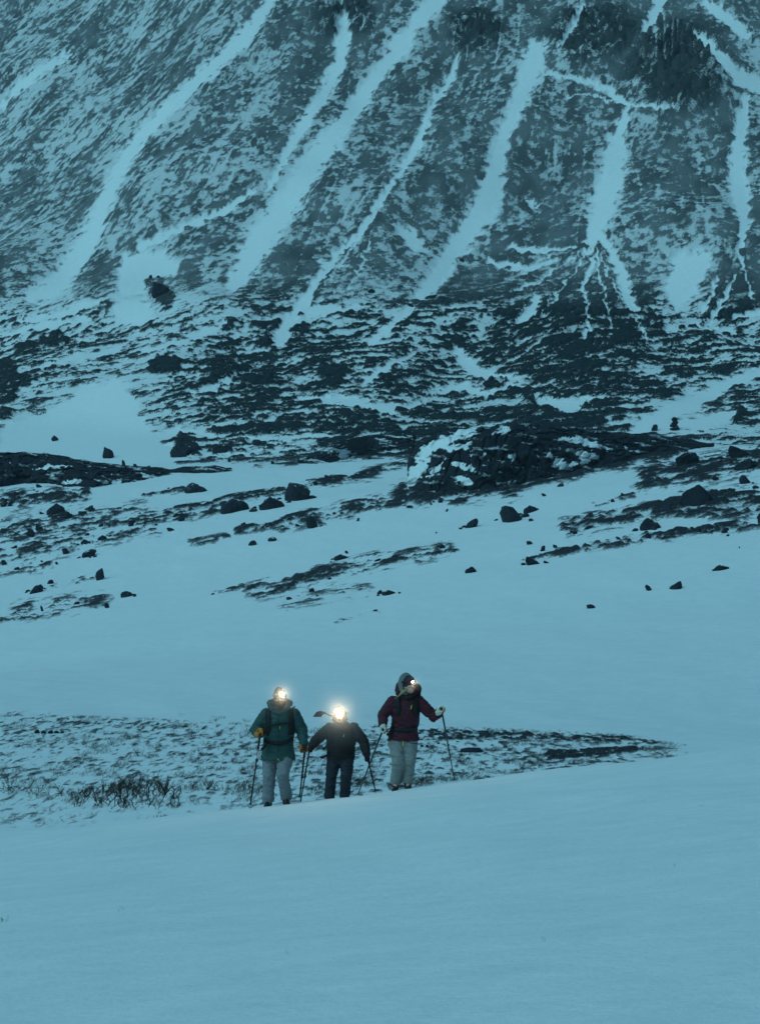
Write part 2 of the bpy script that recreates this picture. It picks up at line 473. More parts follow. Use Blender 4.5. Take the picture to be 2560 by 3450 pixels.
def ground_cover(px, py, y):
    d = np.zeros(px.shape)
    for x0, y0, x1, y1, w, c in STREAKS:
        r = seg_dist(px, py, x0, y0, w, x1, y1, w)
        d = np.maximum(d, c * (1 - sstep(0.35, 1.5, r)))
    # heath in the hollow behind the walkers
    top = np.interp(px, [-700, 0, 550, 900, 1450, 1800, 2100, 2300, 2420], [2380, 2395, 2425, 2445, 2448, 2458, 2478, 2508, 2535])
    hol = sstep(-6, 16, py - top) * (1 - sstep(2220, 2330, px)) * sstep(44, 52, y)
    thin = np.interp(py, [2390, 2430, 2480, 2540, 2620, 2680, 2740, 2800], [.34, .32, .22, .23, .22, .13, .03, .0])
    side = np.interp(px, [0, 500, 1000, 1400, 1700, 2000, 2300], [.8, .9, 1.0, 1.25, 1.1, 1.15, 1.1])
    d = np.maximum(d, hol * thin * side)
    d = np.maximum(d, .85 * hol * (1 - sstep(.6, 1.2, seg_dist(px, py, 1850, 2545, 16, 2140, 2528, 8))))
    d = np.maximum(d, .62 * hol * (1 - sstep(.5, 1.3, line_ratio(px, py, [(1440, 2475, 22), (1800, 2480, 18), (2120, 2496, 14), (2240, 2508, 5)]))))
    d = np.where(y < 43, np.minimum(d, .0), d)
    return d

def build_terrain():
    u_in = np.linspace(-0.150, 0.150, 861)
    ramp_o = 0.150 + 0.30 * (np.linspace(0, 1, 46)[1:]) ** 1.8
    U = np.concatenate([-ramp_o[::-1], u_in, ramp_o])
    nc = len(U)
    # depth rows: even on the picture, with a least step where the ground turns away
    ys = [4.0]
    while ys[-1] < 338:
        y = ys[-1]
        step = 0.45 if y < 36 else (0.22 if y < 50 else (0.30 if y < 100 else (0.8 if y < 160 else 0.60)))
        ys.append(y + step)
    n_ground = len(ys)
    while ys[-1] < 690:
        y = ys[-1]
        ys.append(y + (0.36 if y < 620 else 1.6))
    ys += [700, 715, 735, 760, 790, 830]
    Y1 = np.array(ys)
    Y = np.repeat(Y1[:, None], nc, 1)
    X = U[None, :] * (Y + 40.0)
    Z = H(X, Y)
    PX, PY = project(X, Y, Z)

    # ---- ground part
    g = slice(0, n_ground)
    x, y, z, px, py = X[g], Y[g], Z[g], PX[g], PY[g]
    wx = 14 * fbm(x / 6, y / 14, 3, 41); wy = 7 * fbm(x / 6, y / 14, 3, 43)
    cov = ground_cover(px + wx * sstep(60, 140, y), py + wy, y)
    # wind-combed pattern: long across the slope, short up it
    far = sstep(110, 150, y)
    yy = y - 0.45 * x * far
    sy = 9.0
    n = ((0.25 + 0.4 * far) * fbm(x / 3.0, yy / sy, 3, 51) + 0.7 * fbm(x / (0.32 + 2.2 * far), yy / (sy * 0.22), 4, 53) + 0.6 * fbm(x / (0.14 + .66 * far), yy / (sy * 0.13), 3, 55))
    un = to_uniform(n)
    rk = cov - un
    rk = np.where(cov <= 0.005, -1.0, rk)
    hump = np.clip(rk + 0.05, 0, 1)
    zg = z + hump * np.where(y < 120, 0.10, 0.5)
    me = np_mesh('snow_ground', np.stack([x, y, zg], -1).reshape(-1, 3), grid_quads(n_ground, nc), attrs={'rock': rk})
    tag(link('snow_ground', me, M_GROUND), kind='structure')

    # ---- mountain part
    g = slice(n_ground - 1, None)
    x, y, z, px, py = X[g], Y[g], Z[g], PX[g], PY[g]
    q = cone_q(x, y)
    th = np.arctan2(x - AX, AY - y)                 # fall lines run along constant th
    t = th * 260.0; s = q * 1.25
    wx = 34 * fbm(t / 14, s / 22, 4, 61); wy = 30 * fbm(t / 14, s / 22, 4, 63)
    jx = 13 * fbm(t / 1.6, s / 2.4, 3, 65); jy = 13 * fbm(t / 1.6, s / 2.4, 3, 67)
    gx = np.clip((px + wx) / 160.0, 0, 15.999); gy = np.clip((py + wy) / 100.0, 0, 14.999)
    ix = gx.astype(int); iy = gy.astype(int); fx = gx - ix; fy = gy - iy
    D = (DENS[iy, ix] * (1 - fx) * (1 - fy) + DENS[iy, ix + 1] * fx * (1 - fy) + DENS[iy + 1, ix] * (1 - fx) * fy + DENS[iy + 1, ix + 1] * fx * fy)
    D = np.minimum(D, 0.86) * 0.95 + 0.08 * (1 - sstep(880, 1080, py))
    ax, ay = px + wx * 0.28 + jx, py + wy * 0.28 + jy
    for cx, cy, rx, ry, sl in DARKS:
        r = np.hypot((ax - cx) / rx, (ay - cy) / ry)
        D = np.maximum(D, 0.97 * (1 - sstep(0.5, 1.3, r)))
    for pl in FANS:
        D = np.maximum(D, 0.97 * (1 - sstep(-14, 10, poly_sd(ax + wx * .6, ay + wy * .6, pl))))
    for gl in RIBS:
        D = np.maximum(D, 0.95 * (1 - sstep(0.6, 1.4, line_ratio(ax, ay, gl))))
    sn = np.zeros_like(D)
    for gl in GULLIES:
        sn = np.maximum(sn, 1 - sstep(0.38, 1.02, line_ratio(ax, ay, gl)))
    for pl in SNOWPOLY:
        sn = np.maximum(sn, 1 - sstep(-12, 14, poly_sd(ax + wx * .6, ay + wy * .6, pl)))
    D = D * (1 - sn) - 0.02 * sn + 0.20 * sstep(.25, .6, fbm(t / 2.2, s / 5.0, 3, 101)) * sn * (1 - sstep(880, 1080, py))
    D = D - 0.40 * np.exp(-(gnoise(t / 3.2 + wx * .01, s / 55, 97) / .07) ** 2) * (1 - sstep(880, 1000, py)) * sstep(-.2, .3, gnoise(t / 11, s / 30, 99))
    low = sstep(880, 1080, py)                      # broken ledges low down, scree above
    crag = np.zeros_like(D)
    for cx, cy, rx, ry in ((2280,220,190,170),(2000,110,170,110),(1600,110,110,90),(1150,60,120,80)):
        crag = np.maximum(crag, 1 - sstep(0.6, 1.2, np.hypot((px - cx) / rx, (py - cy) / ry)))
    big = 0.55 * fbm(t / 7, s / 15, 4, 71)
    scree = big + 0.65 * fbm(t / 1.7, s / 2.4, 4, 73) + 0.45 * fbm(t / 0.7, s / 0.8, 3, 75)
    f1, cid = worley(t / 1.5 , s / 1.9, 77)
    scree = scree + 0.5 * (0.45 - f1)
    # ledges: long across, tilted up to the right
    v = s - 0.22 * t
    v2 = s - 0.75 * t
    ledge = 0.7 * fbm(t / 8, v / 4.5, 3, 81) + 0.9 * fbm(t / 3.0, v2 / 2.2, 4, 83) + 0.9 * fbm(t / 0.9, v / 0.8, 3, 85)
    k = np.clip(low + 0.75 * crag, 0, 1)
    un = to_uniform(scree) * (1 - k) + to_uniform(ledge) * k
    D = D * (1 - .17 * low)
    rk = D - un
    rk = np.where(sn > .97, -1.0, rk * (1 + 0.5 * k))
    rel = np.clip(rk + 0.06, 0, 1)
    amp = 0.22 * (1 - k) + 0.6 * k
    # terraced crags
    terr = np.abs(fbm(t / 7, v / 4, 4, 91))
    dz = rel * amp + crag * 3.0 * np.clip(D, 0, 1) * terr + low * 0.8 * np.clip(D, 0, 1) * terr
    gul = -0.35 * sn * (1 - low)
    fade = np.clip((y - Y1[n_ground - 1]) / 6.0, 0, 1)
    zm = z + (dz + gul) * fade
    zm[0] = zg[-1]
    ym = y - 0.5 * dz * fade * k
    me = np_mesh('mountain', np.stack([x, ym, zm], -1).reshape(-1, 3), grid_quads(len(Y1) - n_ground + 1, nc), attrs={'rock': rk, 'speck': (1 - sn) * (0.20 * (1 - k) + 0.08 * k), 'dust': 0.14 * (1 - k) * (0.6 + 0.8 * to_uniform(fbm(t / 5, s / 9, 3, 95)))})
    tag(link('mountain', me, M_MOUNT), kind='structure')

build_terrain()

# snow plain that carries the country on beyond the picture
me = np_mesh('snow_plain', np.array([[-1500, -700, -16], [1500, -700, -16], [1500, 1600, -16], [-1500, 1600, -16]], float), np.array([[0, 1, 2, 3]]), attrs={'rock': np.full(4, -1.0)})
tag(link('snow_plain', me, M_GROUND), kind='structure')
# ================================================================== ROCKS
def gn3(p, seed):
    return (gnoise(p[:, 0] + 3.1 * p[:, 2], p[:, 1] - 1.7 * p[:, 2], seed) + gnoise(p[:, 1] + 2.3 * p[:, 0], p[:, 2] + 0.7 * p[:, 1], seed + 3) + gnoise(p[:, 2] - 1.9 * p[:, 1], p[:, 0] + 1.3 * p[:, 2], seed + 6)) / 1.8

def rock_mesh(name, seed, planes=13, blunt=0.0, sub=3, rough=1.0):
    """an angular block: a ball cut by flat faces, chipped along the edges"""
    rs = np.random.RandomState(seed)
    bm = bmesh.new(); bmesh.ops.create_icosphere(bm, subdivisions=sub, radius=1.0)
    v = np.array([q.co[:] for q in bm.verts])
    nrm = rs.normal(size=(planes, 3)); nrm /= np.linalg.norm(nrm, axis=1)[:, None]
    nrm = np.concatenate([nrm, [[0, 0, 1], [0, 0, -1]]])
    off = rs.uniform(0.62, 0.95, len(nrm))
    dots = v @ nrm.T
    r = np.where(dots > 0.05, off / np.maximum(dots, 0.05), 9).min(1)
    r = np.minimum(r, 1.25)
    r = r * (1 - blunt) + blunt * 0.85
    v = v * r[:, None]
    v = v * (1 + rough * (0.05 * gn3(v * 1.8, seed) + 0.035 * gn3(v * 4.5, seed + 1) + .02 * gn3(v * 10.0, seed + 2)))[:, None]
    v[:, 2] += rs.uniform(-.35, .55) * v[:, 0] + rs.uniform(-.3, .3) * v[:, 1]      # wedge-shaped, not square
    lo, hi = v.min(0), v.max(0)
    v = (v - (lo + hi) / 2) / (hi - lo)          # unit box
    for q, c in zip(bm.verts, v): q.co = c
    me = bpy.data.meshes.new(name); bm.to_mesh(me); bm.free()
    me.materials.append(M_ROCK)
    return me

ROCKS = [rock_mesh('boulder', 100 + i, 9 + (i % 4) * 3, 0.05 * (i % 3), 3, 2.0) for i in range(10)]
ROCK_SLAB = [rock_mesh('boulder_slab', 200 + i, 9, 0.0, 3, 1.8) for i in range(4)]
CRAGS = [rock_mesh('crag', 500 + i, 16, 0.0, 4, 3.2) for i in range(5)]
ROCK_SMALL = [rock_mesh('stone', 300 + i, 8, 0.15, 2) for i in range(6)]

def put_rock(me, x0, x1, y0, y1, label, cat='boulder', group=None, name='boulder', tilt=None, sink=0.3, depth=0.9, rz=None, dmin=100.0):
    """x0..x1, y0..y1: what the photograph shows of it; it stands where that foot pixel meets the ground"""
    p = hit((x0 + x1) / 2, y1, dmin)
    k = p.y / F_PX
    w = max((x1 - x0) * k, 0.05); h = max((y1 - y0) * k * .88, 0.04)
    o = bpy.data.objects.new(name, me); COL.objects.link(o)
    full = h / (1 - sink)
    o.scale = (w * 0.80, w * depth, full)
    o.location = (p.x, p.y + w * depth * 0.35, p.z + full * (0.5 - sink) + 0.0)
    rr = random.Random(int(x0 * 31 + y1))
    o.rotation_euler = (rr.uniform(-.06, .06), (tilt if tilt is not None else rr.uniform(-.16, .04)), rz if rz is not None else rr.choice((0, math.pi)) + rr.uniform(-.15, .15))
    tag(o, label, cat, group)
    return o

NAMED = [  # x0, x1, y0, y1, kind, label
 (148,222,1688,1734,'s','long dark slab leaning over a snow hollow at the left boulders'),
 (157,271,1714,1752,'s','long low dark slab lying under the leaning slab'),
 (271,320,1701,1720,'s','thin wedge of dark rock at the right end of the low slab'),
 (115,152,1758,1790,'b','rounded boulder leaning against an angular one on the heath streak'),
 (86,120,1774,1811,'b','angular boulder beside a rounded one on the heath streak'),
 (207,238,1843,1868,'b','squat dark boulder on heath left of a smooth humped boulder'),
 (270,325,1841,1877,'b','smooth humped boulder at the lower edge of the heath streak'),
 (266,312,1814,1834,'s','flat dark stone slab just above the smooth humped boulder'),
 (325,363,1799,1820,'s','short slab of rock at the tip of a flat heath streak'),
 (318,355,1908,1955,'p','pointed upright rock standing alone in open snow'),
 (92,150,1963,1998,'b','broad dark boulder half buried below the pointed upright rock'),
 (607,709,1620,1660,'s','long whale-backed boulder alone on the upper snow'),
 (730,846,1666,1727,'s','big oblong block at the lower end of the rock band'),
 (862,970,1661,1714,'s','big flat-topped block in the middle of the rock band'),
 (946,1056,1615,1687,'b','tallest square block stacked on the rock band'),
 (1026,1079,1731,1780,'b','angular dark boulder below the rock band'),
 (1118,1180,1864,1886,'s','low ledge of rock with a knob of stone above it in open snow'),
 (1063,1109,1902,1919,'s','small dark slab on the upper edge of the middle heath streak'),
 (398,451,1987,2012,'b','low dark boulder at the right end of the left heath streak'),
 (1675,1786,1691,1758,'b','big dark boulder with a snow pocket on its face'),
 (1757,1818,1697,1727,'s','smaller block leaning on the right of the big snow-pocket boulder'),
 (1557,1620,1745,1778,'b','cracked square boulder to the left of the big snow-pocket boulder'),
 (1872,1905,1624,1640,'s','small flat block below the big dark outcrop'),
 (2146,2237,1738,1785,'s','sloping dark boulder with a knob at its upper end'),
 (2266,2371,1518,1572,'b','big rounded boulder right of the outcrop among heath'),
 (2464,2575,1533,1584,'s','broad slab of dark rock rising from the upper right snow'),
 (2440,2560,1506,1542,'s','long flat slab above the broad upper right slab'),
 (2488,2533,1593,1630,'b','angular boulder standing on a rock shelf'),
 (2285,2421,1623,1704,'s','large broken rock shelf jutting from the snow'),
 (2548,2600,1720,1766,'b','dark boulder at the right end of the heath band'),
 (1762,1836,1875,1902,'s','low rounded slab at the foot of a thin heath streak'),
 (2170,2201,1967,1990,'b','lone square boulder in open snow right of a smaller stone'),
 (1972,2009,2033,2050,'b','lone low stone farthest down the open snowfield'),
 (2391,2467,1899,1921,'s','snow-capped low boulder alone below the right heath band'),
 (2240,2308,1957,1986,'s','thin curved rock edge breaking a snowdrift beside the square boulder'),
 (1561,1611,1906,1930,'s','thin curved rock edge breaking the middle snowfield'),
 (1278,1344,1985,2004,'s','dark rock rim under a drift at the end of the middle heath streak'),
 (832,869,1817,1838,'b','half-moon boulder showing through snow below the rock band'),
 (898,936,1805,1824,'b','low rough stone right of the half-moon boulder'),
 (1306,1343,1864,1885,'b','dark stone sitting in the thin central heath streak'),
]
for i, (x0, x1, y0, y1, kd, lab) in enumerate(NAMED):
    if kd == 'p':
        o = put_rock(rock_mesh('boulder', 444, 7, 0.0), x0, x1, y0, y1, lab, sink=0.12, depth=0.8, tilt=0.1)
    else:
        me = (ROCKS if kd == 'b' else (CRAGS if i % 2 else ROCK_SLAB))[i % (10 if kd == 'b' else 4)]
        o = put_rock(me, x0, x1, y0, y1, lab, sink=0.40 if kd == 'b' else 0.46, tilt=-0.2 if kd == 's' else None)
# rubble gathered round the bigger boulders
rq = random.Random(77)
for i, (x0, x1, y0, y1, kd, lab) in enumerate(NAMED):
    if 'lone' in lab or 'alone' in lab or 'curved' in lab or x1 - x0 < 45: continue
    for k in range(3):
        sz = rq.uniform(.12, .30) * (x1 - x0); px = rq.choice((x0 - sz * .3, x1 + sz * .2, rq.uniform(x0, x1))); py = y1 + rq.uniform(-.25, .12) * (y1 - y0) - (px - (x0 + x1) / 2) * .16
        put_rock(ROCK_SMALL[(i + k) % 6], px - sz * .6, px + sz * .6, py - sz * .5, py, ('rubble stone by the ' + lab if len(lab.split()) <= 12 else 'jagged dark rubble stone lying against a bigger boulder of the slope'), 'stone', 'rubble round the bigger boulders', 'stone')
# a knob of stone resting on the ledge
put_rock(ROCKS[2], 1160, 1174, 1853, 1866, 'round knob of stone resting on a low ledge in open snow', sink=0.05)

SCATTER = [(2,28,1882,1904),(10,28,1676,1695),(0,24,1692,1708),(22,46,1684,1706),(430,455,1748,1773),(598,627,1727,1756),(349,371,2031,2049),(135,149,2037,2060),(1038,1062,1979,1997),(1268,1290,1985,2002),
 (1816,1839,1834,1857),(1860,1881,1832,1846),(1770,1797,1820,1835),(1961,1999,1766,1784),(1925,1947,1786,1800),(2336,2366,1774,1797),(2170,2196,1792,1816),(1499,1511,1712,1724),(1466,1474,1790,1797),(2486,2492,1840,1847),
 (447,467,1559,1576),(408,424,1545,1570),(490,508,1566,1578),(2100,2122,1500,1513),(2380,2410,1490,1505),(1200,1212,1742,1756),(1086,1096,1610,1622),(2560,2590,1560,1600),(2450,2480,1640,1660),(2395,2425,1600,1618),
 (40,75,1655,1672),(330,352,1760,1775),(560,590,1775,1790),(185,200,1890,1902),(45,60,1835,1848),(1300,1322,1690,1702),(1365,1395,1700,1712),(1820,1845,1660,1672),(2040,2070,1745,1762),(2080,2102,1735,1748)]
for i, (x0, x1, y0, y1) in enumerate(SCATTER):
    put_rock(ROCKS[(i * 3) % 10], x0, x1, y0, y1, ('small dark boulder among the heath streaks below the low dark ledge' if x0 < 640 and y0 < 1910 else 'small dark boulder in the open snow of the left and middle field' if x0 < 1300 else 'small dark boulder in the snow around the snow-pocket boulder' if x0 < 2000 else 'small dark boulder beside the broken rock shelf and its heath bands'), group='small boulders on the boulder slope')
# stones washed along the heath streaks
rr = random.Random(11)
def stone_label(px, py, sz):
    size = 'larger' if sz >= 18 else ('mid-sized' if sz >= 10 else 'tiny')
    if px < 560: where = 'heath streaks below the low dark ledge' if py < 1900 else 'faint heath streak below the pointed upright rock'
    elif px < 1350: where = 'rock band below the slabby ledge' if py < 1800 else 'heath streak crossing the middle snowfield'
    elif py < 1700 and px < 2150: where = 'heath at the foot of the whaleback outcrop'
    elif py < 1720: where = 'heath round the broken rock shelf'
    elif px < 1980: where = 'thin heath streak below the snow-pocket boulder'
    else: where = 'heath band round the sloping knobbed boulder'
    return size + ' dark stone on the ' + where
nst = 0
for x0, y0, x1, y1, w, c in STREAKS:
    for k in range(int(math.hypot(x1 - x0, y1 - y0) / 46 * (0.5 + c))):
        t = rr.random(); px = x0 + (x1 - x0) * t; py = y0 + (y1 - y0) * t + rr.gauss(0, 0.55) * w
        if not (-40 < px < 2600): continue
        sz = rr.choice((6, 7, 9, 10, 12, 14, 18, 24))
        put_rock(ROCK_SMALL[nst % 6], px - sz / 2, px + sz / 2 * 1.3, py - sz * rr.uniform(.4, .75), py, stone_label(px, py, sz), 'stone', 'stones along the bare streaks', 'stone')
        nst += 1
# stones in the hollow behind the walkers
for x0, x1, y0, y1 in ((113,136,2456,2471),(136,160,2461,2472),(158,182,2459,2472),(178,202,2461,2471),(203,219,2463,2471),(226,234,2418,2424),(1414,1428,2508,2517),(1431,1450,2509,2519),(1470,1482,2500,2507),(1640,1651,2489,2495)):
    put_rock(ROCK_SMALL[int(x0) % 6], x0, x1, y0, y1, 'small dark stone on the heath of the hollow behind the walkers', 'stone', 'stones in the hollow', 'stone', dmin=47)
put_rock(ROCK_SLAB[1], 1538, 1652, 2516, 2536, 'long low dark rock edge under a snow lip in the hollow', dmin=47, sink=.5, tilt=-0.02)
for k in range(85):
    t = rr.random() ** 0.8
    px = 1835 + 330 * t; py = 2558 - 34 * t + rr.uniform(-26, 8) * (1 - t * .75)
    sz = rr.uniform(8, 20) * (1 - .4 * t)
    put_rock(ROCK_SMALL[k % 6], px - sz * .6, px + sz * .6, py - sz * .55, py, 'dark angular stone in the rubble patch on the rim of the hollow', 'stone', 'rubble patch on the rim of the hollow', 'stone', dmin=47)
# blocks that can be told apart on the mountain's foot
MBLOCK = [
 (1543,1568,868,882,'small black block lying alone in a snow gully'),
 (845,940,1120,1170,'big black boulder beside a snow chute low on the mountain'),
 (500,590,940,1002,'black crag with a flat top beside a round snowfield'),
 (500,516,922,940,'little black spike of rock above the flat-topped crag'),
 (526,542,926,936,'small loose block above the flat-topped crag'),
 (1618,1712,1272,1308,'wide black block under a snow patch on the mountain foot'),
 (1350,1385,1082,1102,'dark slab on the edge of a narrow snow chute'),
 (1420,1480,990,1006,'long dark slab at the foot of the longest snow gully'),
 (2385,2440,1147,1173,'dark triangular block on the flat snow at the mountain foot'),
 (1803,1840,1128,1150,'dark wedge-shaped block amid snow and scree'),
 (2190,2218,1425,1452,'rough dark boulder left of a stone cairn'),
 (1235,1268,968,988,'dark humped rock between two snow gullies'),
 (1370,1400,1020,1034,'flat dark rock below the longest snow gully'),
 (560,665,1480,1540,'massive black rock bluff at the foot of the snow bowl'),
 (700,800,1490,1525,'long black rock at the right of the massive bluff'),
 (840,905,1480,1505,'dark humped rock above the middle ledge'),
 (170,200,1462,1486,'small dark block in the left snow bowl'),
 (340,390,1500,1545,'dark slanting rock rib at the foot of the left snow bowl'),
]
for i, (x0, x1, y0, y1, lab) in enumerate(MBLOCK):
    put_rock(CRAGS[i % 5], x0, x1, y0, y1, lab, sink=0.35, dmin=339, depth=0.7)
# cairn
p = hit(2271, 1448, 339); k = p.y / F_PX
c = empty('stone_cairn', p); tag(c, 'narrow cairn of piled stones on the snow of the mountain foot', 'cairn')
zc = -0.15
for j, (w, h) in enumerate(((34, 14), (31, 10), (27, 9), (23, 8), (17, 7))):
    o = link('stone', ROCK_SMALL[j], None, c)
    o.scale = (w * k, w * k, h * k * 1.25); o.location = (0.03 * (-1) ** j, 0, zc + h * k * .5); o.rotation_euler = (0, 0.08 * (-1) ** j, j * 1.3)
    zc += h * k * 0.95

# ------------------------------------------------------------------ outcrops: whole-backed rock masses, built from their outline and real depth
M_OUT = terrain_mat('outcrop rock and drifted snow', 2.2, 0.10, [(0.3, (0.006, 0.013, 0.022)), (0.6, (0.015, 0.021, 0.030)), (0.8, (0.034, 0.030, 0.034))], 1.0, 0.30, 0.5)

def outcrop(name, label, top, bot, depth, seed, snow, cover, nx=260, ns=120, dmin=100.0, lift=1.0):
    xs = np.linspace(top[0][0], top[-1][0], nx)
    t = np.interp(xs, [a for a, b in top], [b for a, b in top]); b = np.interp(xs, [a for a, b_ in bot], [b_ for a, b_ in bot])
    t = t + 5 * fbm(xs / 60, xs * 0 + seed, 3, seed)
    base = np.array([hit(x, y, dmin).y for x, y in zip(xs[::8], b[::8])])
    db = np.interp(xs, xs[::8], base)
    db = np.convolve(np.pad(db, 12, 'edge'), np.ones(25) / 25, 'valid')
    s = np.linspace(-0.12, 1.55, ns)
    S, XX = np.meshgrid(s, xs, indexing='ij')
    T_, B_ = t[None, :], b[None, :]
    prof = np.sin(np.clip(S, -0.2, 1.55) * math.pi / 2)
    ww = 0.10 * fbm(XX / 90, S * 3, 3, seed + 4)
    # ledged rise: steps of steep face and flat shelf
    lg = prof + 0.05 * np.sin((S + ww) * 22) * np.clip(S * (1.0 - S), 0, 1) * 2
    PYv = B_ + (T_ - B_) * lg
    dep = db[None, :] + depth * (np.maximum(S, 0) ** 1.25 + np.minimum(S, 0) * 0.4)
    nz = fbm(XX / 70 + 3, S * 4, 4, seed + 8)
    wl = np.abs(gnoise(XX / 55 + 0.6 * S, S * 4.0 - XX / 160, seed + 15))
    dep = dep - depth * 0.10 * nz + depth * 0.10 * np.exp(-wl * 22)      # cracks are cut back
    dx = (XX - CX) / F_PX; dy = (CY - PYv) / F_PX
    V = np.stack([dx * dep, (CP - dy * SP) * dep, (SP + dy * CP) * dep], -1)
    # rock cover: drifts by outline, thin snow in cracks
    ax = XX + 14 * fbm(XX / 22, PYv / 14, 3, seed + 20); ay = PYv + 9 * fbm(XX / 22, PYv / 14, 3, seed + 22)
    rk = np.full(XX.shape, cover) - to_uniform(0.9 * fbm(XX / 80 + S, PYv / 16 - XX / 110, 3, seed + 30) + 0.35 * fbm(XX / 14, PYv / 6, 3, seed + 32))
    rk = np.maximum(rk, -0.6) 
    rk = rk - 0.5 * np.exp(-(wl * 26) ** 2) * sstep(-.3, .2, gnoise(XX / 40, S * 3, seed + 40))
    for pl in snow:
        rk = np.where(poly_sd(ax, ay, pl) < 0, -0.9, rk)
    me = np_mesh(name, V.reshape(-1, 3), grid_quads(ns, nx), attrs={'rock': rk})
    o = link(name, me, M_OUT)
    tag(o, label, 'outcrop')
    return o

outcrop('rock_outcrop', 'great dark whaleback outcrop streaked with snowdrifts below the mountain',
 [(1372,1560),(1392,1505),(1420,1478),(1500,1452),(1620,1440),(1740,1426),(1850,1434),(1960,1448),(2100,1456),(2230,1468),(2330,1482),(2400,1494)],
 [(1372,1650),(1420,1662),(1520,1664),(1620,1655),(1760,1630),(1880,1604),(2000,1580),(2150,1545),(2280,1522),(2400,1503)], 13.0, 5,
 [[(1395,1540),(1430,1500),(1500,1465),(1490,1500),(1440,1535),(1430,1570),(1400,1560)],
  [(1490,1480),(1560,1440),(1610,1440),(1600,1462),(1540,1478),(1505,1500),(1530,1500),(1600,1490),(1560,1515),(1510,1525),(1490,1510)],
  [(1655,1462),(1685,1440),(1728,1442),(1700,1460)],
  [(1880,1476),(1940,1472),(2000,1490),(2065,1515),(2000,1508),(1930,1488)],
  [(1862,1545),(1900,1556),(1950,1560),(1925,1575),(1880,1580)],
  [(1945,1520),(2010,1530),(2000,1552),(1955,1560)],
  [(1450,1590),(1500,1545),(1480,1590),(1440,1612)],[(1520,1555),(1575,1570),(1600,1578),(1560,1590)],
  [(1535,1610),(1560,1600),(1600,1625),(1550,1640)],[(1605,1540),(1635,1525),(1625,1548)],[(1715,1540),(1735,1525),(1728,1560)],
  [(1380,1575),(1450,1540),(1425,1600),(1375,1650),(1360,1640)]], 0.95)
outcrop('rock_outcrop', 'long low dark rock ledge sloping down beneath the left snow bowl',
 [(-160,1530),(-40,1524),(60,1524),(120,1526),(200,1534),(270,1548),(340,1560),(420,1566),(500,1572),(570,1578)],
 [(-160,1650),(0,1640),(100,1622),(200,1634),(300,1642),(400,1628),(500,1612),(570,1588)], 9.0, 25,
 [[(100,1580),(170,1566),(250,1570),(150,1582)],[(455,1592),(520,1600),(545,1612),(500,1608)],[(375,1635),(400,1612),(402,1630)],[(200,1630),(250,1612),(280,1618),(255,1632)]], 0.95, nx=200, ns=90)
outcrop('rock_outcrop', 'flat slabby rock ledge joining the whaleback outcrop above the rock band',
 [(1000,1548),(1080,1518),(1170,1480),(1240,1466),(1300,1460),(1390,1452)],
 [(1000,1560),(1080,1562),(1150,1552),(1230,1530),(1300,1518),(1390,1516)], 8.0, 45, [[(1140,1535),(1170,1510),(1175,1535),(1150,1552)]], 0.88, nx=140, ns=70)
outcrop('rock_outcrop', 'thin dark strip of rock above the whale-backed boulder',
 [(560,1584),(640,1572),(720,1568),(780,1576)], [(560,1590),(640,1592),(720,1592),(780,1584)], 4.0, 65, [], 0.9, nx=90, ns=40)
# ================================================================== SHRUBS AND GRASS
M_TWIG = plain_mat('dark willow bark', (0.034, 0.022, 0.017), 0.9, 0.4, 30)
M_GRASS = plain_mat('withered grass', (0.050, 0.044, 0.034), 0.9, 0.5, 8)

def tube_np(V, Fq, pts, r0, r1, sides=3):
    """append a tapering twig to vertex and face lists"""
    n = len(pts); base = len(V)
    for i, p in enumerate(pts):
        d = (pts[min(i + 1, n - 1)] - pts[max(i - 1, 0)]).normalized()
        a = d.orthogonal().normalized(); b = d.cross(a)
        r = r0 + (r1 - r0) * i / (n - 1)
        for k in range(sides):
            an = 2 * math.pi * k / sides
            V.append(p + (a * math.cos(an) + b * math.sin(an)) * r)
    for i in range(n - 1):
        for k in range(sides):
            k2 = (k + 1) % sides
            Fq.append((base + i * sides + k, base + i * sides + k2, base + (i + 1) * sides + k2, base + (i + 1) * sides + k))

def shrub_parts(seed, stems, spread, height, lean, rad=0.0055, twigs=3):
    """each stem of a bare bush with its side twigs: a list of meshes"""
    rn = random.Random(seed); out = []
    for s in range(stems):
        V, Fq = [], []
        def grow(p, d, L, r, lvl):
            n = 4 if lvl else 6
            pts = [p.copy()]
            for i in range(n):
                d = (d + Vector((rn.gauss(0, .22), rn.gauss(0, .22), rn.gauss(0.06, .16)))).normalized()
                p = p + d * (L / n)
                pts.append(p.copy())
                if lvl < 2 and i > 0:
                    for q in range(rn.randint(0, twigs if lvl == 0 else 2)):
                        dd = (d * .7 + Vector((rn.gauss(0, .6), rn.gauss(0, .6), rn.uniform(-.1, .6)))).normalized()
                        grow(p.copy(), dd, L * rn.uniform(.25, .5), r * .6, lvl + 1)
            tube_np(V, Fq, pts, r, r * .4)
        b = Vector((rn.uniform(-.5, .5) * spread[0], rn.uniform(-.5, .5) * spread[1], -0.03))
        an = rn.uniform(0, 6.28); tl = rn.uniform(.2, 1.0)
        d0 = Vector((math.cos(an) * tl + lean, math.sin(an) * tl, rn.uniform(.5, 1.0))).normalized()
        grow(b, d0, height * rn.uniform(.7, 1.35), rad * rn.uniform(.8, 1.25), 0)
        out.append((V, Fq))
    return out

def py_mesh(name, V, Fq, mat, smooth=False):
    me = bpy.data.meshes.new(name); me.from_pydata([tuple(v) for v in V], [], Fq)
    if smooth: me.polygons.foreach_set('use_smooth', np.ones(len(me.polygons), bool))
    me.materials.append(mat)
    return me

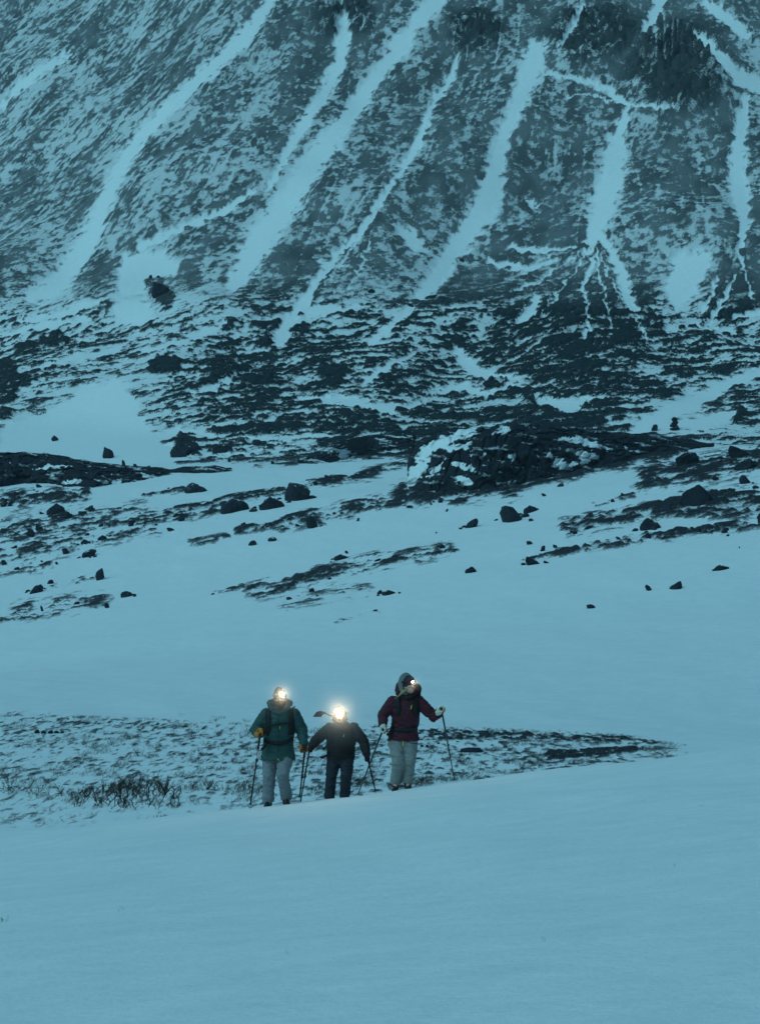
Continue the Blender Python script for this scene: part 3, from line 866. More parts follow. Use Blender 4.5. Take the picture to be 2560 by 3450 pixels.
# the big dark thicket: every stem a part
p = hit(385, 2728, 43)
bush = empty('willow_thicket', p); tag(bush, 'broad dark thicket of bare willow branches half buried in snow', 'shrub')
rn = random.Random(3)
for (px0, px1, py0, py1, cnt, hh) in ((175, 330, 2672, 2690, 26, .20), (300, 470, 2664, 2695, 46, .26), (400, 570, 2660, 2690, 42, .29), (330, 540, 2700, 2734, 30, .25), (250, 340, 2700, 2722, 12, .24), (540, 600, 2690, 2722, 8, .26)):
    st = shrub_parts(int(px0), cnt, (0.01, 0.01), hh, .35, .0095, 3)
    for V, Fq in st:
        q = hit(rn.uniform(px0, px1), rn.uniform(py0, py1), 43)
        o = link('stem', py_mesh('stem', V, Fq, M_TWIG), None, bush)
        o.location = q - p

VAR = []
for i in range(7):
    V, Fq = [], []
    for v, f in shrub_parts(60 + i, 9 + i % 4, (0.35, 0.30), 0.24 + .03 * (i % 3), .18, .0055, 2):
        b = len(V); V += v; Fq += [tuple(a + b for a in t) for t in f]
    VAR.append(py_mesh('dwarf_shrub', V, Fq, M_TWIG))
SPR = []
for i in range(5):
    V, Fq = [], []
    for v, f in shrub_parts(90 + i, 3 + i % 2, (0.10, 0.08), 0.20, .2, .005, 1):
        b = len(V); V += v; Fq += [tuple(a + b for a in t) for t in f]
    SPR.append(py_mesh('twig_sprig', V, Fq, M_TWIG))

nsh = 0
def shrub(px, py, sc, lab, grp, lib=VAR, name='dwarf_shrub', cat='shrub'):
    global nsh
    q = hit(px, py, 44)
    o = bpy.data.objects.new(name, lib[nsh % len(lib)]); COL.objects.link(o)
    o.location = q; o.rotation_euler = (0, 0, rn.uniform(0, 6.28)); o.scale = (sc, sc, sc * rn.uniform(.6, .9))
    tag(o, lab, cat, grp); nsh += 1

G1 = 'bare shrubs round the thicket'
for px, py, sc in ((18,2658,1.1),(52,2672,1.1),(30,2640,.9),(110,2672,1.0),(128,2688,.9),(85,2655,.9),(160,2640,.7),(60,2605,.7),(85,2600,.6),(5,2610,.8)):
    shrub(px, py, sc, 'bare dark shrub in snow to the side of the willow thicket where the hollow opens', G1)
for px, py, sc in ((25,2768,.8),(40,2772,.7),(5,2712,.6),(170,2735,.8),(205,2732,.7),(125,2725,.6),(145,2780,.7),(175,2772,.5),(215,2770,.7),(245,2756,.6),(265,2752,.5),(300,2750,.5),(325,2748,.6)):
    shrub(px, py, sc, 'sparse bare twigs poking through snow below the willow thicket', G1, SPR, 'twig_sprig', 'twigs')
for px, py, sc in ((612,2668,.8),(640,2660,.7),(660,2662,.9),(685,2664,.8),(712,2660,1.0),(745,2664,.9),(805,2668,.7),(825,2664,.8),(860,2672,.7),(880,2668,.9),(560,2715,.7),(585,2722,.7),(648,2700,.5),(660,2712,.5)):
    shrub(px, py, sc, 'low bare shrub in snow between the willow thicket and the green-jacketed walker', 'shrubs between thicket and walkers')
for px, py, sc in ((1050,2672,.6),(1075,2664,.7),(1085,2660,.6),(1140,2656,.5),(1195,2650,.9),(1218,2652,.9),(1240,2648,.7),(1262,2646,.5)):
    shrub(px, py, sc, 'low bare shrub in snow behind the legs of the dark-clad walker', 'shrubs behind the walkers')
for px, py, sc in ((1312,2652,.6),(1392,2652,.9),(1410,2648,1.0),(1430,2646,.9),(1448,2640,.6),(1500,2630,.6),(1488,2634,.5)):
    shrub(px, py, sc, 'low bare shrub beside the boots of the maroon-jacketed walker', 'shrubs beside the maroon walker')
rh = random.Random(21)
for k in range(150):
    px = rh.uniform(0, 1560); py = 2412 + 225 * rh.random() ** 1.1
    sc = 0.35 + 0.4 * rh.random()
    if py < 2450 and rh.random() < .4: continue
    shrub(px, py, sc, 'low bare heath shrub on the snowy floor of the hollow' if py > 2520 else 'low bare heath shrub on the far rise of the hollow', 'heath shrubs in the hollow', VAR if rh.random() < .5 else SPR)

for px, py, sc in ((9, 3108, .30), (3, 3104, .22), (415, 3066, .12), (400, 3070, .10), (2165, 2702, .14), (2362, 2718, .16), (970, 3216, .10), (1830, 3170, .10), (2270, 2920, .10)):
    p_ = hit(px, py, 8); o = bpy.data.objects.new('twig_tip', SPR[nsh % 5]); COL.objects.link(o); o.location = p_; o.scale = (sc,) * 3; nsh += 1
    tag(o, 'tiny twig tip poking out of the open snow in front of the walkers', 'twig', 'twig tips in the open snow')

# withered grass and heath stalks too many to count
def build_grass():
    rg = np.random.RandomState(5)
    n = 17000
    px = rg.uniform(-150, 2320, n); y = 48 + 48 * rg.rand(n) ** .8
    x = (px - CX) / F_PX * y
    z = H(x, y)
    PX, PYy = project(x, y, z)
    cov = ground_cover(PX, PYy, y)
    cl = to_uniform(fbm(x / 1.1, y / 4.0, 3, 31))
    keep = cl < np.clip(cov * 1.1, 0, .5)
    x, y, z = x[keep], y[keep], z[keep]
    n = len(x)
    bl = 4
    x = np.repeat(x, bl) + rg.normal(0, .05, n * bl); y = np.repeat(y, bl) + rg.normal(0, .05, n * bl); z = np.repeat(z, bl)
    n = n * bl
    h = rg.uniform(.03, .10, n); lx = rg.normal(.06, .07, n); ly = rg.normal(0, .06, n); w = .0045
    v = np.empty((n, 4, 3))
    v[:, 0] = np.stack([x - w, y, z - .02], -1); v[:, 1] = np.stack([x + w, y, z - .02], -1)
    v[:, 2] = np.stack([x + lx + w * .4, y + ly, z + h], -1); v[:, 3] = np.stack([x + lx - w * .4, y + ly, z + h], -1)
    me = np_mesh('heath_grass', v.reshape(-1, 3), np.arange(n * 4).reshape(n, 4), smooth=False)
    tag(link('heath_grass', me, M_GRASS), 'thin withered grass and heath stalks poking through the snow of the hollow', 'grass', kind='stuff')
build_grass()
# ================================================================== PEOPLE
V3 = Vector
class Shape:
    def __init__(s): s.V, s.F = [], []
    def add(s, V, F):
        b = len(s.V); s.V += [tuple(v) for v in V]; s.F += [tuple(i + b for i in f) for f in F]
    def rings(s, rings):
        n = len(rings[0]); V = [v for r in rings for v in r]; F = []
        for i in range(len(rings) - 1):
            for k in range(n):
                k2 = (k + 1) % n
                F.append((i * n + k, i * n + k2, (i + 1) * n + k2, (i + 1) * n + k))
        F.append(tuple(range(n - 1, -1, -1))); F.append(tuple((len(rings) - 1) * n + k for k in range(n)))
        s.add(V, F)
    def tube(s, pts, rad, n=14, ends=True):
        pts = [V3(p) for p in pts]; R = []
        up = V3((0.13, 1, 0.21)).normalized()
        P, Q = list(pts), list(rad)
        if ends:   # rounded ends
            d0 = (P[0] - P[1]).normalized(); d1 = (P[-1] - P[-2]).normalized()
            P = [P[0] + d0 * Q[0] * .85, P[0] + d0 * Q[0] * .5] + P + [P[-1] + d1 * Q[-1] * .5, P[-1] + d1 * Q[-1] * .85]
            Q = [Q[0] * .5, Q[0] * .86] + Q + [Q[-1] * .86, Q[-1] * .5]
        for i, p in enumerate(P):
            d = (P[min(i + 1, len(P) - 1)] - P[max(i - 1, 0)]).normalized()
            a = d.cross(up).normalized(); b = d.cross(a)
            R.append([p + (a * math.cos(6.28318 * k / n) + b * math.sin(6.28318 * k / n)) * Q[i] for k in range(n)])
        s.rings(R); return s
    def ell(s, c, r, rot=(0, 0, 0), n=16, m=10, pw=1.0):
        M = Euler(rot).to_matrix(); c = V3(c); R = []
        for i in range(m + 1):
            t = -math.pi / 2 + math.pi * (i + .02) / (m + .04)
            ct, st = math.cos(t), math.sin(t)
            sg = lambda q: math.copysign(abs(q) ** pw, q)
            R.append([c + M @ V3((r[0] * sg(ct) * sg(math.cos(6.28318 * k / n)), r[1] * sg(ct) * sg(math.sin(6.28318 * k / n)), r[2] * sg(st))) for k in range(n)])
        s.rings(R); return s
    def loft(s, secs, n=24):
        s.rings([[V3((x + rx * math.cos(6.28318 * k / n), y + ry * math.sin(6.28318 * k / n), z)) for k in range(n)] for x, y, z, rx, ry in secs]); return s
    def box(s, c, r, rot=(0, 0, 0)):
        M = Euler(rot).to_matrix(); c = V3(c)
        V = [c + M @ V3((r[0] * i, r[1] * j, r[2] * k)) for i in (-1, 1) for j in (-1, 1) for k in (-1, 1)]
        s.add(V, [(0, 1, 3, 2), (4, 6, 7, 5), (0, 4, 5, 1), (2, 3, 7, 6), (0, 2, 6, 4), (1, 5, 7, 3)]); return s
    def raw(s, name, mat, parent, smooth=True, bevel=0):
        me = bpy.data.meshes.new(name); me.from_pydata(s.V, [], s.F)
        bm = bmesh.new(); bm.from_mesh(me); bmesh.ops.recalc_face_normals(bm, faces=bm.faces)
        if bevel: bmesh.ops.bevel(bm, geom=list(bm.edges), offset=bevel, segments=2, affect='EDGES', profile=.6)
        bm.to_mesh(me); bm.free()
        if smooth: me.polygons.foreach_set('use_smooth', np.ones(len(me.polygons), bool))
        return link(name, me, mat, parent)
    def skin(s, name, mat, parent, voxel=0.014, smooth=6, fold=0.0, fs=(16, 16, 30), seed=1):
        """grow one continuous surface round the shapes"""
        me = bpy.data.meshes.new(name); me.from_pydata(s.V, [], s.F)
        bm = bmesh.new(); bm.from_mesh(me); bmesh.ops.recalc_face_normals(bm, faces=bm.faces); bm.to_mesh(me); bm.free()
        t = bpy.data.objects.new('tmp', me); COL.objects.link(t)
        r = t.modifiers.new('r', 'REMESH'); r.mode = 'VOXEL'; r.voxel_size = voxel
        k = t.modifiers.new('s', 'SMOOTH'); k.iterations = smooth; k.factor = .5
        dg = bpy.context.evaluated_depsgraph_get()
        out = bpy.data.meshes.new_from_object(t.evaluated_get(dg))
        bpy.data.objects.remove(t); bpy.data.meshes.remove(me)
        if fold:
            n = len(out.vertices); co = np.empty(n * 3); out.vertices.foreach_get('co', co); co = co.reshape(-1, 3)
            nr = np.empty(n * 3); out.vertex_normals.foreach_get('vector', nr); nr = nr.reshape(-1, 3)
            f = gn3(co * np.array(fs), seed); g = gn3(co * np.array(fs) * 2.1 + 5, seed + 2)
            f = 1 - np.abs(f) * 2.2                     # creased cloth: sharp valleys, soft rolls
            co = co + nr * (fold * (f - .4) + fold * .4 * g)[:, None]
            out.vertices.foreach_set('co', co.ravel()); out.update()
        out.name = name
        out.polygons.foreach_set('use_smooth', np.ones(len(out.polygons), bool))
        return link(name, out, mat, parent)

def bvh_of(o):
    me = o.data
    return BVHTree.FromPolygons([v.co.copy() for v in me.vertices], [tuple(p.vertices) for p in me.polygons])

def strap_on(name, bv, pts, width, mat, parent, off=0.010, thick=0.012, res=18):
    """a band of webbing laid over a garment, seen from the front; pts are (x, z)"""
    P = []
    for (a, b) in zip(pts[:-1], pts[1:]):
        for i in range(max(2, res // (len(pts) - 1))):
            t = i / max(2, res // (len(pts) - 1)); P.append((a[0] + (b[0] - a[0]) * t, a[1] + (b[1] - a[1]) * t))
    P.append(pts[-1])
    rows, lasty = [], -0.15
    for i, (x, z) in enumerate(P):
        x0, z0 = P[max(i - 1, 0)]; x1, z1 = P[min(i + 1, len(P) - 1)]
        L = math.hypot(x1 - x0, z1 - z0) + 1e-9; nx, nz = -(z1 - z0) / L, (x1 - x0) / L
        row = []
        for e in (-.5, 0, .5):
            qx, qz = x + nx * width * e, z + nz * width * e
            h = bv.ray_cast(V3((qx, -2, qz)), V3((0, 1, 0)))
            yv = h[0].y if h[0] is not None and abs(h[0].y - lasty) < .25 else lasty
            row.append(V3((qx, yv - off, qz)))
        lasty = row[1].y + off
        rows.append(row)
    for _ in range(2):
        ys = [[v.y for v in r] for r in rows]
        for i in range(1, len(rows) - 1):
            for j in range(3): rows[i][j].y = min(ys[i][j], (ys[i - 1][j] + ys[i][j] * 2 + ys[i + 1][j]) / 4)
    s = Shape(); R = []
    for r in rows:
        R.append([r[0], r[1] + V3((0, -thick * .4, 0)), r[2], r[2] + V3((0, thick, 0)), r[0] + V3((0, thick, 0))])
    s.rings(R)
    return s.raw(name, mat, parent)

# ---- cloth and kit
C_GREEN = plain_mat('green shell cloth', (0.026, 0.074, 0.070), .75, .12, 60, .3, .003)
C_GREY = plain_mat('pale grey shell cloth', (0.20, 0.21, 0.23), .8, .10, 60, .3, .003)
C_SAND = plain_mat('light stone trousers cloth', (0.245, 0.245, 0.235), .8, .10, 60, .3, .003)
C_BLACK = plain_mat('black nylon', (0.014, 0.012, 0.014), .7, .25, 60, .3, .003)
C_DARK = plain_mat('near-black jacket cloth', (0.022, 0.018, 0.019), .75, .2, 60, .3, .003)
C_NAVY = plain_mat('dark navy trousers cloth', (0.020, 0.022, 0.032), .8, .2, 60, .3, .003)
C_MAROON = plain_mat('maroon shell cloth', (0.070, 0.012, 0.024), .75, .15, 60, .3, .003)
C_PLUM = plain_mat('dark plum knit', (0.055, 0.016, 0.025), .95, .2, 90, .6, .004)
C_LINING = plain_mat('grey green hood lining', (0.14, 0.165, 0.165), .9, .1, 60, .2, .002)
C_KNIT = plain_mat('brown grey knit', (0.120, 0.085, 0.060), .95, .2, 120, .6, .004)
C_SKIN = plain_mat('cold reddened skin', (0.62, 0.33, 0.25), .6, .12, 30)
C_BEARD = plain_mat('brown beard', (0.075, 0.045, 0.028), .95, .3, 120, .8, .004)
C_HAIR = plain_mat('blond hair', (0.40, 0.28, 0.14), .6, .2, 90)
C_ORANGE = plain_mat('orange leather', (0.48, 0.16, 0.02), .6, .15, 60)
C_WHITE = plain_mat('cream leather', (0.72, 0.68, 0.58), .7, .1, 60)
C_LIME = plain_mat('lime cord', (0.55, 0.85, 0.10), .6, .05, 20)
C_YELLOW = plain_mat('yellow cord', (0.85, 0.65, 0.05), .6, .05, 20)
C_RED = plain_mat('red stitching', (0.75, 0.06, 0.03), .7, .05, 20)
C_BOOT = plain_mat('black boot rubber', (0.016, 0.016, 0.019), .55, .3, 40, .3, .004)
C_BLUEBOOT = plain_mat('blue boot cuff', (0.015, 0.03, 0.07), .6, .2, 40)
C_ALU = plain_mat('black anodised pole', (0.010, 0.011, 0.013), .6, .1, 20, spec=.15)
C_STEEL = plain_mat('grey pole section', (0.45, 0.46, 0.47), .35, .1, 20, metal=.7)
C_EYE = plain_mat('dark eye', (0.02, 0.015, 0.012), .2, .1, 20)
C_LIP = plain_mat('lips', (0.42, 0.16, 0.13), .5, .1, 40)
C_LETTER = plain_mat('white print', (0.9, 0.9, 0.9), .6, .02, 20)
def lamp_mat(power):
    m, nt, bs = new_mat('lit headlamp lens')
    bs.inputs['Base Color'].default_value = (1, .95, .85, 1)
    bs.inputs['Emission Color'].default_value = (1.0, 0.86, 0.62, 1)
    bs.inputs['Emission Strength'].default_value = power
    return m

def boot(parent, pos, yaw, mat, lace=None, cuff=None):
    x, y, z = pos; M = Matrix.Rotation(yaw, 3, 'Z')
    T = lambda p: tuple(V3(pos) + M @ V3(p))
    s = Shape()
    s.ell(T((0, .05, .045)), (.042, .06, .045), (0, 0, yaw)); s.ell(T((0, -.13, .038)), (.047, .075, .038), (0, 0, yaw)); s.ell(T((0, -.04, .055)), (.042, .11, .055), (0, 0, yaw))
    s.tube([T((0, .04, .06)), T((0, .045, .28))], [.056, .070]); s.box(T((0, -.045, .014)), (.045, .14, .014), (0, 0, yaw))
    o = s.skin('boot', mat, parent, .011, 3)
    if lace:
        for k in range(3):
            Shape().tube([T((-.028, -.055 - .028 * k, .098 - .012 * k)), T((.028, -.06 - .028 * k, .098 - .012 * k))], [.005, .005], 6).raw('lace', lace, o)
    if cuff: Shape().loft([(*T((0, .04, .13)), .063, .067), (*T((0, .04, .17)), .066, .07)]).raw('cuff', cuff, o)
    return o

def glove(parent, h, elbow, axis, mat, patch_mat, side):
    """a gloved hand closed on a pole: palm, four curled fingers and the thumb"""
    K = 1.22                                               # padded winter gloves
    h = V3(h); a = V3(axis).normalized()                   # a points up the pole
    v = V3(elbow) - h; v = (v - a * v.dot(a)).normalized()  # towards the forearm
    w = a.cross(v) * side
    s = Shape()
    rot = Matrix((w, v, a)).transposed().to_euler()
    s.ell(h + v * .042, (.026, .036, .048), rot)
    s.tube([h + v * .04, h + (V3(elbow) - h).normalized() * .13], [.038, .05])
    for i in range(4):
        o = a * (.033 - .022 * i); r = .027; L = (4.3, 4.7, 4.5, 3.9)[i]
        pts = [h + o + (v * math.cos(t) - w * math.sin(t)) * (r + (.016 if t < 1.0 else 0)) for t in np.linspace(-.35, L - .35, 9)]
        s.tube(pts, [.0125] * 6 + [.0115, .011, .010], 8)
    th = [h + v * .045 + a * .03 + w * .02, h + v * .015 + a * .046 + w * .036, h - v * .012 + a * .047 + w * .032, h - v * .034 + a * .042 + w * .010]
    s.tube(th, [.017, .015, .0135, .012], 8)
    s.V = [tuple(h + (V3(q) - h) * K) for q in s.V]
    o = s.skin('glove', mat, parent, .0070, 2)
    for i in range(4):    # knuckle and back panels
        q = a * (.033 - .022 * i)
        pts = [h + q + (v * math.cos(t) - w * math.sin(t)) * (.0415 + (.006 if t < 1.0 else 0)) for t in np.linspace(-.2, 2.6, 7)]
        b2 = Shape(); b2.tube(pts, [.0085] * 7, 6); b2.V = [tuple(h + (V3(q) - h) * K) for q in b2.V]; b2.raw('finger_panel', patch_mat, o)
    return o

def trekking_pole(label, grip, tip, over=.06, grip_len=.13, two_tone=False):
    grip, tip = V3(grip), V3(tip); d = (tip - grip).normalized()
    e = empty('trekking_pole', tip); tag(e, label, 'trekking pole', 'trekking poles')
    L = lambda p: tuple(p - tip)
    top = grip - d * over; gl = top + d * grip_len
    Shape().tube([L(top), L(top + d * .02), L(grip), L(gl)], [.019, .020, .0165, .0175], 12).raw('grip', C_BLACK, e)
    ln = (tip - gl).length
    m1 = gl + d * ln * .42; m2 = gl + d * ln * .50
    if two_tone:
        a1 = gl + d * ln * .14; a2 = gl + d * ln * .30
        Shape().tube([L(gl), L(a1)], [.0175, .0165], 10).raw('foam_sleeve', C_BLACK, e)
        Shape().tube([L(a1), L(a2)], [.0105, .0105], 10, False).raw('bare_section', C_STEEL, e); m1 = a2
    Shape().tube([L(gl), L(m1)] if not two_tone else [L(a2), L(m1 + d * .02)], [.0140, .0135], 10, False).raw('upper_shaft', C_ALU, e)
    Shape().tube([L(m1), L(tip - d * .10)], [.0120, .0110], 10, False).raw('lower_shaft', C_ALU, e)
    lk = Shape().tube([L(m1 - d * .03), L(m1 + d * .03)], [.0165, .0155], 10).raw('clamp', C_BLACK, e)
    sd = V3((1, 0, 0)); sd = (sd - d * sd.dot(d)).normalized()
    Shape().box(L(m1 + sd * .018), (.008, .006, .02), (0, 0, 0)).raw('lever', C_BLACK, lk, False)
    Shape().tube([L(tip - d * .11), L(tip + d * .04)], [.008, .0035], 8).raw('tip', C_STEEL, e)
    bk = [tip - d * .10 + (sd * math.cos(t) + d.cross(sd) * math.sin(t)) * .032 for t in np.linspace(0, 6.28, 15)]
    Shape().tube([L(q) for q in bk], [.006] * 15, 6, False).raw('basket', C_BLACK, e)
    lp = [top + d * .03, top + d * .06 + V3((.03, -.02, -.03)), top + d * .11 + V3((.04, -.02, -.05)), top + d * .10 + V3((.01, -.03, -.02)), top + d * .03]
    Shape().tube([L(q) for q in lp], [.004] * 5, 5, False).raw('wrist_loop', C_BLACK, e)
    return e

def headlamp(label, origin, lens, centre, rx, ry, z, strap_mat, power, watt, look, size=.026, letters=None):
    e = empty('headlamp', origin); tag(e, label, 'headlamp', 'headlamps')
    cx, cy = centre
    s = Shape(); n = 36; R = []
    for k in range(n + 1):
        t = 6.28318 * k / n; c, q = math.cos(t), math.sin(t)
        zz = z + (lens[2] - z) * max(0, -q)
        f = lambda r, dz: V3((cx + (rx + r) * c, cy + (ry + r) * q, zz + dz))
        R.append([f(.002, -.013), f(.007, -.013), f(.007, .013), f(.002, .013)])
    s.rings(R); s.raw('strap', strap_mat, e)
    ln = V3(lens); d = V3(look).normalized()
    rot = d.to_track_quat('-Y', 'Z').to_euler()
    hs = Shape().box(ln + d * -.016, (.034, .015, .023), rot).raw('housing', C_BLACK, e, bevel=.006)
    a = d.orthogonal().normalized(); b = d.cross(a)
    dsk = Shape(); dsk.rings([[ln + d * o + (a * math.cos(t) + b * math.sin(t)) * r for t in np.linspace(0, 6.28318, 25)[:-1]] for o, r in ((-.008, size * 1.0), (.002, size), (.007, size * .7), (.009, size * .3))])
    dsk.raw('lens', lamp_mat(power), hs)
    rim = [ln + d * .003 + (a * math.cos(t) + b * math.sin(t)) * (size + .003) for t in np.linspace(0, 6.28318, 21)]
    Shape().tube(rim, [.004] * 21, 6, False).raw('bezel', C_BLACK, hs)
    if letters:
        cu = bpy.data.curves.new('t', 'FONT'); cu.body = letters[0]; cu.size = .030; cu.resolution_u = 2
        t = bpy.data.objects.new('t', cu); COL.objects.link(t)
        bpy.context.view_layer.update()
        me = bpy.data.meshes.new_from_object(t.evaluated_get(bpy.context.evaluated_depsgraph_get()))
        bpy.data.objects.remove(t); bpy.data.curves.remove(cu)
        xs = [v.co.x for v in me.vertices]; x0, x1 = min(xs), max(xs)
        a0, a1 = letters[1], letters[2]
        for v in me.vertices:
            t = a0 + (a1 - a0) * (v.co.x - x0) / (x1 - x0)
            zz = z + (lens[2] - z) * max(0, -math.sin(t))
            v.co = V3((cx + (rx + .0095) * math.cos(t), cy + (ry + .0095) * math.sin(t), zz - .010 + v.co.y * .95))
        o = link('strap_lettering', me, C_LETTER, e)
    ld = bpy.data.lights.new('headlamp_beam', 'SPOT'); ld.energy = watt; ld.color = (1.0, .82, .55); ld.spot_size = math.radians(125); ld.spot_blend = 1.0; ld.shadow_soft_size = .02
    lo = bpy.data.objects.new('headlamp_beam', ld); COL.objects.link(lo); lo.parent = e
    lo.location = ln + d * .022; lo.rotation_euler = (d + V3((0, 0, .12))).to_track_quat('-Z', 'Y').to_euler()
    return e

def head_body(root, sp):
    """the walker's own body: one continuous figure under the clothes, with a face"""
    s = Shape(); hc = V3(sp['head']); yw, tl = sp.get('yaw', 0), sp.get('tilt', 0)
    M = Euler((sp.get('nod', 0), tl, yw)).to_matrix()
    W = lambda p: tuple(hc + M @ V3(p)); er = (sp.get('nod', 0), tl, yw)
    s.ell(hc, (.078, .098, .118), er); s.ell(W((0, -.03, -.06)), (.056, .066, .062), er)
    s.ell(W((0, -.088, -.082)), (.026, .02, .018), er)                      # chin
    s.tube([W((0, -.094, .012)), W((0, -.112, -.028))], [.010, .016], 8)    # nose
    s.tube([W((-.05, -.082, .03)), W((0, -.094, .034)), W((.05, -.082, .03))], [.011, .012, .011], 8)   # brow
    s.ell(W((-.046, -.07, -.03)), (.022, .022, .022)); s.ell(W((.046, -.07, -.03)), (.022, .022, .022))
    for e in (-1, 1): s.ell(W((e * .080, .008, -.005)), (.010, .022, .033), er)
    nk = V3(sp['neck']); s.tube([hc + V3((0, .01, -.06)), nk, nk - V3((0, 0, .06))], [.055, .055, .07])
    s.loft([(x, y, z, rx * .82, ry * .8) for x, y, z, rx, ry in sp['torso'][:-1]])
    for sd in ('L', 'R'):
        sh, el, ha = sp['sh' + sd], sp['el' + sd], sp['ha' + sd]
        wr = V3(ha) + (V3(el) - V3(ha)).normalized() * .07
        s.tube([sh, el, tuple(wr)], [.062, .05, .036], 12)
        s.ell(V3(ha) + (V3(el) - V3(ha)).normalized() * .05, (.03, .03, .03))
        hp, kn, an = sp['hip' + sd], sp['kn' + sd], sp['an' + sd]
        s.tube([hp, kn, an], [.085, .06, .042], 12); s.ell((an[0], an[1] - .05, an[2] - .04), (.035, .09, .03))
    bod = s.skin('body', C_SKIN, root, .0095, 3)
    for e in (-1, 1):
        Shape().ell(W((e * .032, -.0885, .004)), (.011, .007, .007), er, 10, 6).raw('eye', C_EYE, bod)
    Shape().tube([W((-.024, -.104, -.056)), W((0, -.110, -.054)), W((.024, -.104, -.056))], [.004, .006, .004], 8).raw('mouth', C_LIP, bod)
    return W, er

def jacket(root, sp, mat, seed, fold=.013):
    s = Shape(); s.loft(sp['torso'])
    for sd in ('L', 'R'):
        sh, el, ha = V3(sp['sh' + sd]), V3(sp['el' + sd]), V3(sp['ha' + sd])
        wr = ha + (el - ha).normalized() * .085; r = sp.get('sleeve', (.098, .082, .064))
        s.tube([sh, sh.lerp(el, .5), el, el.lerp(wr, .6), wr], [r[0], r[0] * .95, r[1], (r[1] + r[2]) / 2, r[2]])
        s.ell(sh, (r[0],) * 3)
    return s.skin('jacket', mat, root, .0135, 6, fold, (7, 7, 15), seed)

def trousers(root, sp, mat, seed, fold=.015):
    s = Shape(); x, y, z, rx, ry = sp['waist']
    s.loft([(x, y, z + .10, rx * .85, ry * .85), (x, y, z, rx, ry), (x, y, z - .10, rx * .93, ry * .95)])
    for sd in ('L', 'R'):
        hp, kn, an = V3(sp['hip' + sd]), V3(sp['kn' + sd]), V3(sp['an' + sd]); r = sp.get('leg', (.128, .100, .092, .100))
        s.tube([hp, hp.lerp(kn, .5), kn, kn.lerp(an, .5), an], [r[0], (r[0] + r[1]) / 2 + .005, r[1], r[2], r[3]], 16, False)
    return s.skin('trousers', mat, root, .0135, 6, fold, (5, 5, 13), seed)

def pack(label, root_loc, body, bv, straps, chest, belt, extras=()):
    e = empty('backpack', root_loc); tag(e, label, 'backpack', 'backpacks')
    cx, cy, cz, w, d, h = body
    s = Shape(); s.ell((cx, cy, cz), (w, d, h), pw=.45, n=24, m=14); s.ell((cx, cy - .01, cz + h * .86), (w * .9, d * .95, h * .26), pw=.6)
    s.skin('pack_body', C_BLACK, e, .016, 4, .008, (9, 9, 9), 4)
    for pts, wd in straps: strap_on('shoulder_strap', bv, pts, wd, C_BLACK, e, .012, .018)
    if chest:
        c = strap_on('chest_strap', bv, chest[0], chest[1], C_BLACK, e, .016, .008, 14)
        m = chest[0][len(chest[0]) // 2]
        h_ = bv.ray_cast(V3((m[0], -2, m[1])), V3((0, 1, 0)))[0]
        if h_: Shape().box(h_ + V3((0, -.024, 0)), (.02, .006, .013)).raw('buckle', C_BLACK, c, False)
    if belt: strap_on('hip_belt', bv, belt[0], belt[1], C_BLACK, e, .014, .014, 30)
    return e

def cord(name, bv, pts, mat, parent, r=.004, off=.012):
    P = []
    for x, z in pts:
        h_ = bv.ray_cast(V3((x, -2, z)), V3((0, 1, 0)))[0]
        P.append(V3((x, (h_.y if h_ else -.15) - off, z)))
    return Shape().tube(P, [r] * len(P), 6).raw(name, mat, parent)

# ------------------------------------------------------------------ walker in green
pA = hit(938, 2713, 36) - Vector((0, 0, .03))
A = empty('person', pA); tag(A, 'person in green jacket and pale grey trousers striding through snow with two poles', 'person', 'walkers')
spA = dict(head=(.020, -.12, 1.615), neck=(.022, -.085, 1.49), nod=-.12, yaw=.10,
 torso=[(-.005, -.02, .700, .262, .222), (-.002, -.01, .80, .246, .190), (.0, -.015, .95, .222, .160), (.008, -.04, 1.10, .232, .172), (.018, -.06, 1.25, .240, .172), (.024, -.075, 1.36, .222, .150), (.025, -.085, 1.43, .165, .118), (.023, -.09, 1.50, .095, .095)],
 shL=(-.170, -.055, 1.375), elL=(-.352, -.06, 1.125), haL=(-.257, -.30, 1.115), shR=(.222, -.055, 1.375), elR=(.350, -.03, 1.15), haR=(.400, -.17, .870),
 hipL=(-.112, 0, .79), knL=(-.138, -.09, .43), anL=(-.150, -.01, .085), hipR=(.115, 0, .79), knR=(.072, -.28, .495), anR=(.128, .0, .14), waist=(.0, 0, .78, .195, .140), sleeve=(.105, .090, .068), leg=(.118, .092, .084, .092))
W, er = head_body(A, spA)
jA = jacket(A, spA, C_GREEN, 3); trousers(A, spA, C_GREY, 5)
bA = bvh_of(jA)
boot(A, (-.150, -.02, -.01), -.12, C_BOOT); boot(A, (.122, -.07, .02), .15, C_BOOT, C_RED)
s = Shape(); hc = V3(spA['head'])
s.loft([(.022, -.118, 1.605, .094, .116), (.022, -.116, 1.64, .098, .120), (.020, -.112, 1.69, .094, .114), (.016, -.105, 1.735, .074, .090), (.010, -.098, 1.772, .046, .056), (.006, -.094, 1.795, .018, .022)])
s.skin('knit_hat', C_KNIT, A, .010, 3, .004, (30, 30, 20), 9)
s = Shape(); s.ell(W((0, -.055, -.085)), (.064, .062, .062)); s.ell(W((0, -.03, -.05)), (.078, .07, .05)); s.skin('beard', C_BEARD, A, .010, 2, .006, (40, 40, 30), 2)
col = Shape(); col.tube([(-.085, -.19, 1.46), (-.125, -.13, 1.515), (-.13, -.04, 1.55), (-.07, .05, 1.565), (.03, .07, 1.565), (.12, .05, 1.56), (.17, -.04, 1.545), (.155, -.13, 1.51), (.11, -.19, 1.46)], [.034, .042, .05, .056, .058, .056, .05, .042, .034], 12)
